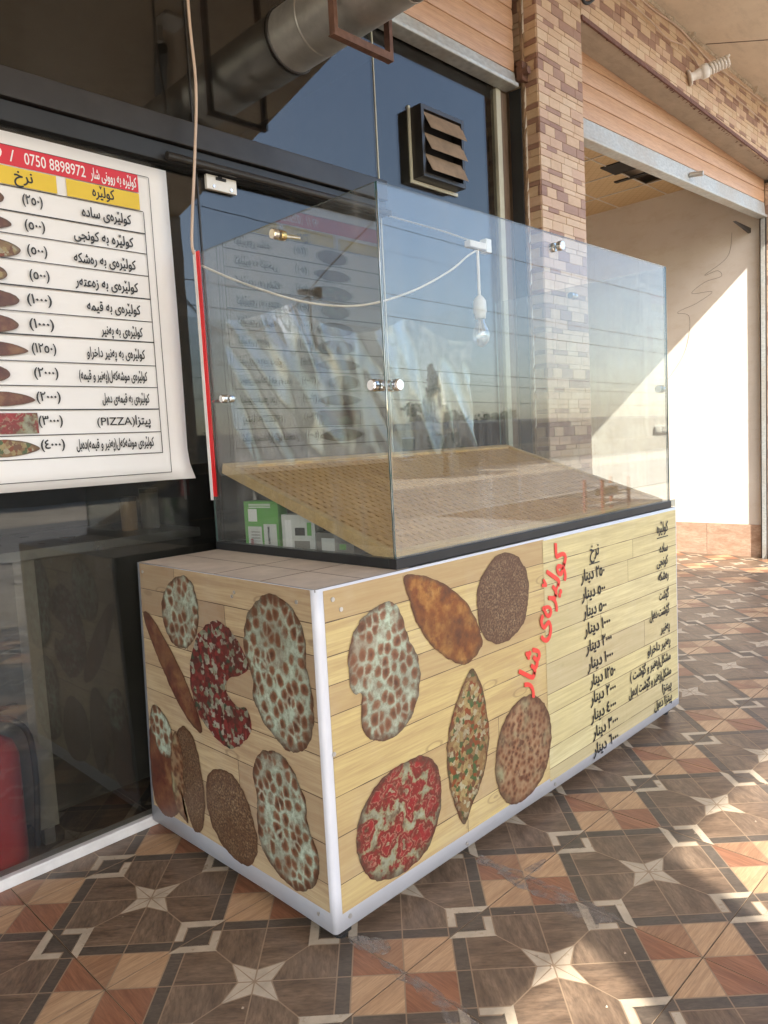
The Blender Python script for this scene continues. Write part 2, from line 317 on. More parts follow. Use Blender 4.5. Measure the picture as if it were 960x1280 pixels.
# printed flat breads
def breadmat(name, kind):
    n = N(name); v = n.pos(); nz = n.noise(v, 14, 5, .65)
    if kind in ('mint', 'mint2'):
        dv = n.add('ShaderNodeVectorMath', operation='ADD'); n.set(dv.inputs[0], v)
        nn = n.noise(v, 13, 5, .7, 0, 1); sc = n.add('ShaderNodeVectorMath', operation='SCALE'); n.set(sc.inputs[0], nn); sc.inputs['Scale'].default_value = .03; n.set(dv.inputs[1], sc.outputs[0])
        vo = n.add('ShaderNodeTexVoronoi'); n.set(vo.inputs['Vector'], n.map(dv.outputs[0], (1, 1, .82))); vo.inputs['Scale'].default_value = 28; vo.inputs['Randomness'].default_value = .75
        ve = n.add('ShaderNodeTexVoronoi', feature='DISTANCE_TO_EDGE'); n.set(ve.inputs['Vector'], n.map(dv.outputs[0], (1, 1, .82))); ve.inputs['Scale'].default_value = 28; ve.inputs['Randomness'].default_value = .75
        c = n.ramp(n.math('ADD', vo.outputs['Distance'], n.math('MULTIPLY', n.math('SUBTRACT', nz, .5), .75)), (.08, (.10, .045, .03)), (.32, (.26, .125, .078)), (.47, (.36, .25, .17)), (.56, (.42, .50, .38)), (.78, (.62, .72, .58)))
        c = n.mix(n.math('MULTIPLY', n.ramp(ve.outputs['Distance'], (.0, .9), (.17, 0)), n.ramp(n.noise(v, 22, 4), (.35, .3), (.6, 1))), c, (.58, .70, .56)); c = n.mix(n.ramp(n.noise(v, 45, 5, .75), (.44, 0), (.66, .6)), c, (.15, .10, .06)); c = n.mix(n.ramp(n.noise(v, 7, 4, .6), (.48, 0), (.66, .65)), c, (.21, .10, .06))
    elif kind == 'boat':
        f = n.noise(v, 11, 5, .6); g = n.noise(v, 34, 4, .7)
        c = n.ramp(f, (.32, (.09, .035, .02)), (.48, (.27, .11, .045)), (.62, (.46, .25, .10)), (.75, (.6, .40, .18))); c = n.mix(n.ramp(g, (.5, 0), (.68, .8)), c, (.14, .045, .025))
    elif kind == 'boatdark':
        f = n.noise(v, 12, 5, .6); g = n.noise(v, 40, 4, .7)
        c = n.ramp(f, (.32, (.07, .025, .02)), (.5, (.17, .07, .045)), (.7, (.32, .19, .10))); c = n.mix(n.ramp(g, (.5, 0), (.7, .7)), c, (.10, .02, .02))
    elif kind == 'seed':
        f = n.noise(n.map(v, (1, 1, 1)), 120, 3, .8); g = n.noise(n.map(v, (1, 1, 3)), 13, 4)
        c = n.ramp(f, (.38, (.05, .028, .018)), (.52, (.17, .10, .06)), (.66, (.42, .33, .21))); c = n.mix(n.ramp(g, (.45, 0), (.65, .55)), c, (.12, .06, .035))
    elif kind == 'mince':
        vo = n.add('ShaderNodeTexVoronoi'); n.set(vo.inputs['Vector'], v); vo.inputs['Scale'].default_value = 42
        f = n.noise(v, 6, 3); c = n.ramp(vo.outputs['Distance'], (.1, (.10, .04, .025)), (.4, (.27, .14, .08)), (.7, (.38, .26, .16)))
        c = n.mix(n.ramp(f, (.5, 0), (.64, .8)), c, (.34, .36, .22)); c = n.mix(n.ramp(n.noise(v, 30, 3), (.55, 0), (.65, .8)), c, (.12, .05, .03))
    elif kind == 'spinach':
        v2 = n.warp(v, 40, .03)
        vo = n.add('ShaderNodeTexVoronoi'); n.set(vo.inputs['Vector'], v2); vo.inputs['Scale'].default_value = 62
        h = n.add('ShaderNodeSeparateColor'); n.set(h.inputs[0], vo.outputs['Color'])
        c = n.ramp(h.outputs[0], (0, (.30, .20, .10)), (.25, (.40, .32, .16)), (.45, (.06, .13, .05)), (.58, (.26, .08, .04)), (.74, (.45, .42, .28)), (.86, (.18, .09, .05)), interp='CONSTANT')
        c = n.mix(n.ramp(n.noise(v, 90, 3, .7), (.45, 0), (.75, .6)), c, (.2, .09, .04))
    elif kind == 'pizza':
        v2 = n.warp(v, 13, .12)
        vo = n.add('ShaderNodeTexVoronoi'); n.set(vo.inputs['Vector'], v2); vo.inputs['Scale'].default_value = 15; vo.inputs['Randomness'].default_value = 1
        d = n.math('ADD', vo.outputs['Distance'], n.math('MULTIPLY', n.math('SUBTRACT', nz, .5), .25))
        c = n.ramp(d, (.0, (.30, .26, .14)), (.12, (.44, .38, .24)), (.17, (.30, .02, .02)), (.34, (.40, .035, .035)), (.40, (.46, .24, .16)), (.45, (.22, .03, .02)), (.58, (.33, .03, .03)), (.66, (.36, .33, .18)), (.8, (.42, .44, .30)))
        c = n.mix(n.ramp(n.noise(v, 26, 4, .6), (.5, 0), (.68, .85)), c, (.13, .05, .025))
    elif kind == 'mixed':
        v2 = n.warp(v, 34, .035)
        vo = n.add('ShaderNodeTexVoronoi'); n.set(vo.inputs['Vector'], v2); vo.inputs['Scale'].default_value = 58
        h = n.add('ShaderNodeSeparateColor'); n.set(h.inputs[0], vo.outputs['Color'])
        c = n.ramp(h.outputs[1], (0, (.18, .025, .022)), (.34, (.42, .42, .32)), (.47, (.10, .025, .02)), (.66, (.27, .04, .035)), (.84, (.30, .33, .22)), (.94, (.04, .09, .05)), interp='CONSTANT')
        c = n.mix(n.ramp(n.noise(v, 45, 4, .7), (.48, 0), (.7, .6)), c, (.13, .035, .03))
    ed = n.add('ShaderNodeAttribute', attribute_name='edge').outputs['Fac']
    em = n.math('ADD', ed, n.math('MULTIPLY', n.math('SUBTRACT', n.noise(v, 24, 5, .7), .5), 1.6))
    c = n.mix(n.math('MULTIPLY', n.ramp(em, (.45, 0), (1.05, 1)), .85), c, (.10, .05, .03))
    lo = n.noise(v, 5, 3, .6); c = n.mix(n.ramp(lo, (.35, .38), (.62, 0)), c, (.09, .05, .03))
    hs_ = n.add('ShaderNodeHueSaturation'); hs_.inputs['Saturation'].default_value = 1.0 if kind in ('pizza', 'mixed') else 1.12; hs_.inputs['Value'].default_value = .72 if kind in ('pizza', 'mixed') else .82; n.set(hs_.inputs['Color'], c); c = hs_.outputs[0]
    n.bump(n.noise(n.map(n.world(), (3, 3, 1.2)), 2.0, 3), .18, .02)
    return n.fin(c, .4)
for k in ('mint', 'boat', 'boatdark', 'seed', 'mince', 'spinach', 'pizza', 'mixed'): M['b_'+k] = breadmat('printed bread '+k, k)
M['crust'] = plain('printed crust', (.13, .075, .04), .45, var=.5, scale=60)

# ------------------------------------------------------------------ lettering (joined Arabic forms built here)
FORMS = {'ا': (0xFE8D, 0xFE8E), 'ب': (0xFE8F, 0xFE90, 0xFE91, 0xFE92), 'ت': (0xFE95, 0xFE96, 0xFE97, 0xFE98), 'پ': (0xFB56, 0xFB57, 0xFB58, 0xFB59),
'ج': (0xFE9D, 0xFE9E, 0xFE9F, 0xFEA0), 'خ': (0xFEA5, 0xFEA6, 0xFEA7, 0xFEA8), 'د': (0xFEA9, 0xFEAA), 'ر': (0xFEAD, 0xFEAE), 'ڕ': (0xFEAD, 0xFEAE), 'ز': (0xFEAF, 0xFEB0),
'س': (0xFEB1, 0xFEB2, 0xFEB3, 0xFEB4), 'ش': (0xFEB5, 0xFEB6, 0xFEB7, 0xFEB8), 'ع': (0xFEC9, 0xFECA, 0xFECB, 0xFECC), 'ق': (0xFED5, 0xFED6, 0xFED7, 0xFED8),
'ک': (0xFED9, 0xFEDA, 0xFEDB, 0xFEDC), 'گ': (0xFB92, 0xFB93, 0xFB94, 0xFB95), 'ل': (0xFEDD, 0xFEDE, 0xFEDF, 0xFEE0), 'ڵ': (0xFEDD, 0xFEDE, 0xFEDF, 0xFEE0),
'م': (0xFEE1, 0xFEE2, 0xFEE3, 0xFEE4), 'ن': (0xFEE5, 0xFEE6, 0xFEE7, 0xFEE8), 'و': (0xFEED, 0xFEEE), 'ۆ': (0xFBD9, 0xFBDA), 'ە': (0xFEE9, 0xFEEA),
'ی': (0xFBFC, 0xFBFD, 0xFBFE, 0xFBFF), 'ێ': (0xFBFC, 0xFBFD, 0xFBFE, 0xFBFF)}
MARK = {'ێ': '\u065a', 'ڕ': ''}
MIR = {'(': ')', ')': '('}
def shape(s):
    out = []; n = len(s)
    for i, ch in enumerate(s):
        f = FORMS.get(ch)
        if not f: out.append(MIR.get(ch, ch)); continue
        prev = i > 0 and len(FORMS.get(s[i-1], ())) == 4
        nxt = i < n-1 and s[i+1] in FORMS and len(f) == 4
        k = (1 if prev else 0) if not nxt else (3 if prev else 2)
        out.append(MARK.get(ch, '')+chr(f[k]))
    res = []; run = []
    for g in out:
        if g and (g in '0123456789٠١٢٣٤٥٦٧٨٩' or (g.isascii() and g.isalpha())): run.append(g)
        else:
            if run: res.append(''.join(run)); run = []
            res.append(g)
    if run: res.append(''.join(run))
    return ''.join(reversed(res))
TEXTQ = []
def text(s, parent, mat, origin, u, v, size, align='R', width=None, bold=.016, rtl=True, name='lettering', height=None):
    """flat print; origin = baseline point, u = reading-plane right, v = up; width = target width in metres"""
    TEXTQ.append((shape(s) if rtl else s, parent, mat, Vector(origin), Vector(u).normalized(), Vector(v).normalized(), size, align, width, bold, name))
def flush_text():
    tmp = []
    for q in TEXTQ:
        c = bpy.data.curves.new('t', 'FONT'); c.body = q[0]; c.size = 1; c.resolution_u = 3; c.offset = .003
        o = bpy.data.objects.new('t', c); COL.objects.link(o); tmp.append(o)
    tmp2 = []
    for q in TEXTQ:      # the round heh only fills when its outline is swollen a little
        o = None
        if chr(0xFEE9) in q[0]:
            c = bpy.data.curves.new('t', 'FONT'); c.body = q[0]; c.size = 1; c.resolution_u = 3; c.offset = .014
            o = bpy.data.objects.new('t', c); COL.objects.link(o)
        tmp2.append(o)
    dg = bpy.context.evaluated_depsgraph_get(); dg.update()
    for q, o, o2 in zip(TEXTQ, tmp, tmp2):
        _, parent, mat, org, u, v, size, align, width, bold, name = q
        me = bpy.data.meshes.new_from_object(o.evaluated_get(dg), depsgraph=dg)
        xs = [p.co.x for p in me.vertices]
        if not xs: continue
        x0, x1 = min(xs), max(xs); W = x1-x0; sx = size if width is None else width/W
        nrm = u.cross(v); base = wbase(parent); V = []; Fc = []
        copies = [(0, 0), (bold, 0), (-bold, 0), (0, bold*.8), (0, -bold*.8), (bold*.7, bold*.7), (-bold*.7, -bold*.7)] if bold else [(0, 0)]
        for ci, (bx, by) in enumerate(copies):
            b0 = len(V)
            for p in me.vertices:
                x = (p.co.x+bx-(x1 if align == 'R' else x0 if align == 'L' else (x0+x1)/2))*sx; y = (p.co.y+by)*size
                V.append(tuple(org+u*x+v*y+nrm*(.00008*ci)-base))
            for f in me.polygons: Fc.append([b0+i for i in f.vertices])
        if o2:
            me2 = bpy.data.meshes.new_from_object(o2.evaluated_get(dg), depsgraph=dg)
            for ci, (bx, by) in enumerate(((0, 0), (.008, 0), (-.008, 0))):
                b0 = len(V)
                for p in me2.vertices:
                    x = (p.co.x+bx-(x1 if align == 'R' else x0 if align == 'L' else (x0+x1)/2))*sx; y = (p.co.y+by)*size
                    V.append(tuple(org+u*x+v*y+nrm*(.00008*(7+ci))-base))
                for f in me2.polygons: Fc.append([b0+i for i in f.vertices])
            bpy.data.meshes.remove(me2)
        m2 = bpy.data.meshes.new(name); m2.from_pydata(V, [], Fc); m2.materials.append(mat)
        ob = bpy.data.objects.new(name, m2); COL.objects.link(ob); ob.parent = parent
        bpy.data.meshes.remove(me)
    for o in tmp+[t for t in tmp2 if t]:
        c = o.data; bpy.data.objects.remove(o); bpy.data.curves.remove(c)

X, Y, Z = Vector((1, 0, 0)), Vector((0, 1, 0)), Vector((0, 0, 1))
FY = 1.15            # plane of the shop front

# ================================================================== GROUND
def sheet(name, x0, x1, y0, y1, z, mat, kind='structure', th=.02):
    return tag(obj(name, MB().box(x0, x1, y0, y1, z-th, z), mat), None, None, None, kind)
sheet('ground', -200, 300, -250, 60, -.18, M['earth'])
sheet('road', -120, 160, -16, -8.2, -.15, M['asphalt'])
fl = tag(bpy.data.objects.new('floor', None), kind='structure'); COL.objects.link(fl)
obj('screed', MB().box(-12, 14, -8, 8, -.16, -.012), M['grout'], fl)
# road line and kerb
kb = tag(bpy.data.objects.new('kerb', None), kind='structure'); COL.objects.link(kb)
me = MB().box(-.48, .48, -.09, .09, 0, .15).mesh('kerb_stone', M['kerb'])
for i in range(30): inst('kerb_stone', me, kb, (-13+i*1.0, -8.11, -.16))
def tile_mesh():
    mb = MB(); h = .2988
    mb.mat(0).box(-h, h, -h, h, -.010, -.0006)
    def rot(p, k): 
        for _ in range(k): p = (-p[1], p[0])
        return p
    g = .0021
    def put(pts, k, mi, flip=False):
        if flip: pts = [(x, -y) for x, y in pts][::-1]
        pts = [rot(p, k) for p in pts]; cx = sum(p[0] for p in pts)/len(pts); cy = sum(p[1] for p in pts)/len(pts)
        # inset polygon edges by g
        n = len(pts); out = []
        for i in range(n):
            p0, p1, p2 = Vector(pts[i-1]), Vector(pts[i]), Vector(pts[(i+1) % n])
            d1 = (p1-p0).normalized(); d2 = (p2-p1).normalized(); n1 = Vector((-d1.y, d1.x)); n2 = Vector((-d2.y, d2.x))
            bis = n1+n2; bis = bis/max(bis.dot(n1), .3); q = p1+bis*g; out.append((max(-h+.0004, min(h-.0004, q.x)), max(-h+.0004, min(h-.0004, q.y)), 0))
        mb.mat(mi).poly(out)
    for k in range(4):
        for fl_ in (False, True):      # False: octant above +x axis (closed frame bar); True: below (gap for band)
            put([(0, 0), (.112, 0), (.034, .034)], k, 1, fl_)
            put([(.112, 0), (.2, 0), (.265, .065), (.165, .165), (.034, .034)], k, 3 if fl_ else 2, fl_)
            put([(.165, .165), (.265, .065), (.295, .095), (.195, .195)], k, 4, fl_)
            oct_ = 2*k+1 if not fl_ else (2*k) % 8 or 8
            col = {3: 5, 6: 5, 2: 5, 7: 5, 8: 6, 5: 7, 1: 6, 4: 6}[oct_]
            put([(.195, .195), (.295, .095), (.3, .1), (.3, .3)], k, col, fl_)
            if not fl_:
                put([(.2, 0), (.3, .1), (.3, .06), (.24, 0)], k, 1)
                put([(.24, 0), (.3, .06), (.3, 0)], k, 4)
            else:
                put([(.2, 0), (.24, 0), (.285, .045), (.265, .065)], k, 1, True)
                put([(.24, 0), (.3, .0), (.3, .1), (.265, .065), (.285, .045)], k, 4, True)
    return mb.mesh('tile', [M['joint'], M['cream'], M['walnut'], M['walnut_b'], M['band'], M['tan'], M['redwood'], M['midwood']])
TM = tile_mesh()
cnt = 0
for j in range(-5, 10):
    for i in range(-3, 14):
        x = -.238+.6*i; y = .084+.6*j
        if cnt < 300 and y > -3.2:
            o = inst('tile', TM, fl, (x+random.uniform(-.0006, .0006), y, random.uniform(-.0006, .0004))); cnt += 1
# beyond the countable tiles: one joined field of the same tiles
mb = MB()
for j in range(-13, -5):
    for i in range(-6, 17):
        cx, cy = -.238+.6*i, .084+.6*j
        for (a, b, c_, d, k) in ((-.298, .298, -.298, .298, 0),): mb.mat(0).box(cx+a, cx+b, cy+c_, cy+d, -.011, -.001)
        mb.mat(1).prism([(cx+.1, cy, -.001), (cx, cy+.1, -.001), (cx-.1, cy, -.001), (cx, cy-.1, -.001)], (0, 0, .0005))
obj('far_tile', mb, [M['pave'], M['cream']], fl, kind='stuff')
mb = MB()
def blob(mb, pts, z0, z1, amp=.02):
    P = catmull([(x, y, 0) for x, y in pts], 5, True); out = []
    for i, p in enumerate(P):
        q = mnoise.noise(p*40)*amp; r_ = mnoise.noise(p*55+Vector((5, 5, 5)))*amp; out.append((p.x+q, p.y+r_, z1))
    mb.prism([(x, y, z0) for x, y, _ in out], (0, 0, z1-z0))
blob(mb, [(.676, -.014), (.68, -.142), (.688, -.268), (.683, -.42), (.681, -.51), (.666, -.568), (.617, -.53), (.576, -.517), (.591, -.42), (.611, -.347), (.606, -.214), (.634, -.122), (.638, -.043)], -.0005, .0012)
blob(mb, [(.05, -.10), (.075, -.22), (.068, -.374), (.05, -.49), (-.01, -.55), (.01, -.43), (.03, -.325), (.04, -.2)], -.0005, .0012)
blob(mb, [(.70, -.19), (.78, -.20), (.80, -.215), (.72, -.225)], -.0005, .0012, .008)
blob(mb, [(.06, .02), (.10, -.02), (.13, -.08), (.09, -.12), (.05, -.06)], -.0005, .0012, .01)
obj('cement_smear', mb, M['cement'], fl, 'pale dried cement smeared along the tile joints beside the counter')
# crumbs and pebbles
mb = MB()
for i in range(90):
    x = random.uniform(-.8, 2.6); y = random.uniform(-1.1, 1.05); r = random.uniform(.0015, .005)
    if 0 < x < 2.42 and y > -.02: continue
    mb.add([(x-r, y, 0), (x, y-r, 0), (x+r, y, 0), (x, y+r*.8, 0), (x, y, r*.9)], [(0, 1, 4), (1, 2, 4), (2, 3, 4), (3, 0, 4)])
tag(obj('pebble', mb, M['joint']), 'scattered crumbs of grit lying on the patterned floor', 'grit', None, 'stuff')

# ================================================================== CANOPY
cz = 4.65
can = thing('canopy', 'rough concrete canopy slab overhead above the pillar and fascia beam', 'canopy', (4, 0, cz))
outl = [(9.5, 1.6), (-10, 1.6), (-10, -5.6), (4.3, -5.6), (2.9, -.25), (9.5, -.25)]
obj('slab', MB().prism([(x, y, cz) for x, y in outl][::-1], (0, 0, .26)), M['concrete'], can)
# board-mark joints on the underside
for (a, b) in (((5.3, .93), (6.35, -.2)), ((7.4, .93), (8.2, -.2))):
    d = (Vector(b)-Vector(a)).normalized()*.004; pd = Vector((-d.y, d.x))
    obj('joint', MB().prism([(a[0]-pd.x, a[1]-pd.y, cz-.003), (b[0]-pd.x, b[1]-pd.y, cz-.003), (b[0]+pd.x, b[1]+pd.y, cz-.003), (a[0]+pd.x, a[1]+pd.y, cz-.003)], (0, 0, .004)), M['grout'], can)
cl = thing('ceiling_light', 'round white downlight under the canopy, seen mirrored in the dark glass', 'ceiling light', (1.51, -3.54, cz))
obj('trim', MB().tube([(1.51, -3.54, cz), (1.51, -3.54, cz-.03)], [.13, .11], 24), M['white'], cl)
obj('lens', MB().cyl((1.51, -3.54, cz-.03), (1.51, -3.54, cz-.036), .09, 24), M['whiteink'], cl)
cp = thing('conduit', 'dark pipe with white bracket fixed under the canopy', 'pipe', (1.8, -1.2, cz))
obj('pipe', MB().tube([(1.85, -1.38, cz-.06), (2.1, -1.85, cz-.06), (2.43, -2.45, cz-.06)], .05, 10), M['alu'], cp)
obj('bracket', MB().box(1.68, 1.86, -1.2, -1.0, cz-.03, cz-.002).box(1.7, 1.74, -1.2, -1.16, cz-.14, cz-.03), M['white'], cp)
for i, (x, y) in enumerate(((-1.5, -5.35), (4.0, -5.35))):
    pc = thing('portico_column', ('square plastered column at the street edge left of the camera', 'square plastered column at the street edge under the canopy corner')[i], 'column', (x, y, 0), 'columns carrying the canopy')
    obj('shaft', MB().box(x-.2, x+.2, y-.2, y+.2, 0, cz-.002), M['plaster'], pc); obj('base', MB().box(x-.26, x+.26, y-.26, y+.26, 0, .3), M['brownpanel'], pc)

# ================================================================== MOSAIC MASONRY
ROWH = [.062, .030, .055, .030, .060, .045, .030, .058]
def pattern():
    rnd = random.Random(31); rows = []; z = 0
    for r, h in enumerate(ROWH):
        xs = [0]; x = rnd.uniform(.06, .17)
        while x < .50: xs.append(x); x += rnd.uniform(.10, .19)
        xs.append(.55)
        for i in range(len(xs)-1):
            dark = rnd.random() < (.15 if h > .04 else .24)
            rows.append((xs[i], xs[i+1], z, z+h, 3 if dark else rnd.choice((0, 0, 1, 1, 2))))
        z += h
    return rows
PAT = pattern(); PER = .37; MCACHE = {}
def mosaic(parent, org, u, nrm, width, height, lim=300, order='top', topf=None, botf=None):
    """pieces of stone veneer on a face: org lower-left corner, u along the face, nrm outward"""
    org, u, nrm = Vector(org), Vector(u), Vector(nrm); base = wbase(parent); items = []
    for a in range(int(width/.55)+1):
        for b in range(int(height/PER)+1):
            for (x0, x1, z0, z1, c) in PAT:
                X0, X1, Z0, Z1 = a*.55+x0, min(a*.55+x1, width), b*PER+z0, min(b*PER+z1, height)
                if X1-X0 < .012 or Z1-Z0 < .006: continue
                cx = (X0+X1)/2
                if topf and Z1 > topf(cx): Z1 = topf(cx)
                if botf and Z0 < botf(cx): Z0 = botf(cx)
                if Z1-Z0 < .006: continue
                items.append((X0, X1, Z0, Z1, c))
    if order == 'top': items.sort(key=lambda t: -t[2])
    else: items.sort(key=lambda t: t[0])
    rest = MB()
    for k, (X0, X1, Z0, Z1, c) in enumerate(items):
        g = .0007; w_, h_ = X1-X0-2*g, Z1-Z0-2*g; cxy = org+u*((X0+X1)/2)+Z*((Z0+Z1)/2); pr = .004+(hash((round(X0*100), round(Z0*100))) % 5)*.0006
        def pts(cen, t): return [cen-u*w_/2-Z*h_/2, cen+u*w_/2-Z*h_/2, cen+u*w_/2+Z*h_/2, cen-u*w_/2+Z*h_/2, cen-u*(w_/2-t*.3)-Z*(h_/2-t*.3)+nrm*t, cen+u*(w_/2-t*.3)-Z*(h_/2-t*.3)+nrm*t, cen+u*(w_/2-t*.3)+Z*(h_/2-t*.3)+nrm*t, cen-u*(w_/2-t*.3)+Z*(h_/2-t*.3)+nrm*t]
        if k < lim:
            key = (round(w_, 4), round(h_, 4), c, tuple(u), tuple(nrm), round(pr, 4))
            if key not in MCACHE: MCACHE[key] = MB().hexa(pts(Vector((0, 0, 0)), pr)).mesh('veneer_stone', M['mt'][c])
            inst('veneer_stone', MCACHE[key], parent, cxy-base)
        else: rest.mat(c).hexa(pts(cxy, pr))
    if rest.v: obj('veneer_stone_rest', rest, M['mt'], parent, kind='stuff')

pil = thing('pillar', 'stone veneer pillar between the glass shop front and the open shop', 'pillar', (2.76, .95, 0))
obj('core', MB().box(2.764, 3.288, .954, 1.30, 0, 4.62), M['mgrout'], pil)
mosaic(pil, (2.762, .954, 0), (1, 0, 0), (0, -1, 0), .528, 4.60, 300)
mosaic(pil, (2.764, 1.148, 0), (0, -1, 0), (-1, 0, 0), .194, 4.60, 0)
bm = thing('fascia_beam', 'long stone veneer beam above the open shop, with brown bottom edge', 'beam', (3.29, .95, 4.1))
zb = lambda x: 4.168-.039*(x-3.29)
ztop = 4.64
def hx(x0, x1, y0, y1, zb0, zb1, zt0, zt1): return [(x0, y0, zb0), (x1, y0, zb1), (x1, y1, zb1), (x0, y1, zb0), (x0, y0, zt0), (x1, y0, zt1), (x1, y1, zt1), (x0, y1, zt0)]
obj('core', MB().hexa(hx(3.292, 9.4, .954, 1.13, zb(3.29)+.002, zb(7.5)+.002, ztop, ztop)), M['mgrout'], bm)
obj('edge_strip', MB().hexa(hx(3.292, 9.4, .938, .953, zb(3.29)-.012, zb(7.5)-.012, zb(3.29)+.018, zb(7.5)+.018)), M['brownedge'], bm)
mosaic(bm, (3.292, .954, 4.0), (1, 0, 0), (0, -1, 0), 4.3, .625, 300, 'left', None, lambda x: zb(3.29+x)+.02-4.0)
b2 = thing('fascia_beam', 'stone veneer beam over the glass shop front left of the pillar', 'beam', (-4, .95, 4.1))
obj('core', MB().box(-9, 2.762, .954, 1.13, 4.2, 4.645), M['mgrout'], b2); obj('facing', MB().box(-9, 2.76, .946, .953, 4.21, 4.62), M['mt'][0], b2)
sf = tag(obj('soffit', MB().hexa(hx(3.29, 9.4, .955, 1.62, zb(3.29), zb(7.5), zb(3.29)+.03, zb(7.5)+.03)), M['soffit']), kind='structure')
# ragged plaster seam between beam and slab
mb = MB(); P_ = []; rr_ = []
for i in range(520):
    x = 3.3+i*.011; q = mnoise.noise(Vector((x*11, 0, 2))); q2 = mnoise.noise(Vector((x*47, 4, 2)))
    P_.append((x, .952+q2*.004, cz-.012-.006*q2)); rr_.append(max(.004, .016+.013*q+.012*q2+(.02 if q > .42 else 0)))
mb.tube(P_, rr_, 7)
obj('plaster_seam', mb, M['plaster'], bm)
mb = MB()
for x in [random.gauss(4.6, .9) for _ in range(110)]+[random.uniform(3.3, 7) for _ in range(40)]:
    if x < 3.3 or x > 8: continue
    y1 = .935-random.random()*.004; z_ = zb(x)-.012; s_ = random.uniform(.003, .012)
    mb.add([(x, y1, z_), (x+s_, y1, z_), (x+s_*.4, y1+s_*.8, z_-s_*random.uniform(.2, .8)), (x+s_*.5, y1+s_*2.6, z_-.002)], [(0, 1, 2), (1, 3, 2), (3, 0, 2)])
obj('mortar_crumb', mb, M['brownedge'], bm, kind='stuff')
p2 = thing('pillar', 'far stone veneer pillar at the right edge, lit by sun low down', 'pillar', (7.5, .95, 0))
obj('core', MB().box(7.424, 8.0, .954, 1.196, 0, 4.02).box(7.61, 8.0, 1.197, 1.6, 0, 4.02), M['mgrout'], p2)
mosaic(p2, (7.422, .954, 0), (1, 0, 0), (0, -1, 0), .55, 4.0, 220, 'top')
mosaic(p2, (7.424, 1.148, 0), (0, -1, 0), (-1, 0, 0), .194, 4.0, 0)

# wires on the beam, CFL lamp
for i, (lab, pts, r) in enumerate((
    ('upper beige cable tacked along the top of the fascia beam', [(3.35, .94, 4.62), (3.8, .935, 4.60), (4.3, .94, 4.585), (4.8, .932, 4.60), (5.4, .938, 4.55), (6.0, .935, 4.56), (6.8, .938, 4.58), (8, .94, 4.57)], .006),
    ('lower loose beige cable sagging across the face of the beam', [(3.35, .94, 4.56), (3.75, .925, 4.50), (4.25, .93, 4.48), (4.55, .92, 4.44), (4.9, .925, 4.49), (5.3, .935, 4.42), (6.3, .93, 4.40), (8, .935, 4.36)], .005))):
    tag(obj('cable', MB().tube(catmull(pts, 6), r, 6), M['cablebeige'], loc=pts[0], smooth=True), lab, 'cable', 'cables along the fascia beam')
tag(obj('cable', MB().tube(catmull([(2.95, .90, 4.55), (3.05, .89, 4.43), (3.18, .90, 4.30), (3.27, .91, 4.24), (3.36, .9, 4.28), (3.5, .89, 4.42), (3.62, .9, 4.6)], 6), .011, 8), M['rubber'], loc=(3.2, .9, 4.3), smooth=True), 'thick black cable drooping in front of the pillar top', 'cable')
cf = thing('spiral_lamp', 'dusty white spiral energy lamp sticking out from the fascia beam', 'lamp', (4.95, .95, 4.27))
L0 = Vector((4.97, .945, 4.285)); ax = Vector((.55, -.72, .30)).normalized(); a1 = ax.cross(Z).normalized(); a2 = ax.cross(a1)
obj('holder', MB().tube([L0, L0+ax*.014, L0+ax*.016, L0+ax*.06, L0+ax*.10], [.06, .06, .032, .034, .042], 16), M['cablewhite'], cf, smooth=True)
obj('ballast', MB().tube([L0+ax*.10, L0+ax*.11, L0+ax*.155, L0+ax*.16], [.042, .055, .055, .038], 16), M['white'], cf, smooth=True)
pts = [L0+ax*(.16+.17*t/60)+(a1*math.cos(t*.72)+a2*math.sin(t*.72))*.038 for t in range(61)]
obj('spiral_tube', MB().tube(pts, .012, 8), M['cablewhite'], cf, smooth=True)

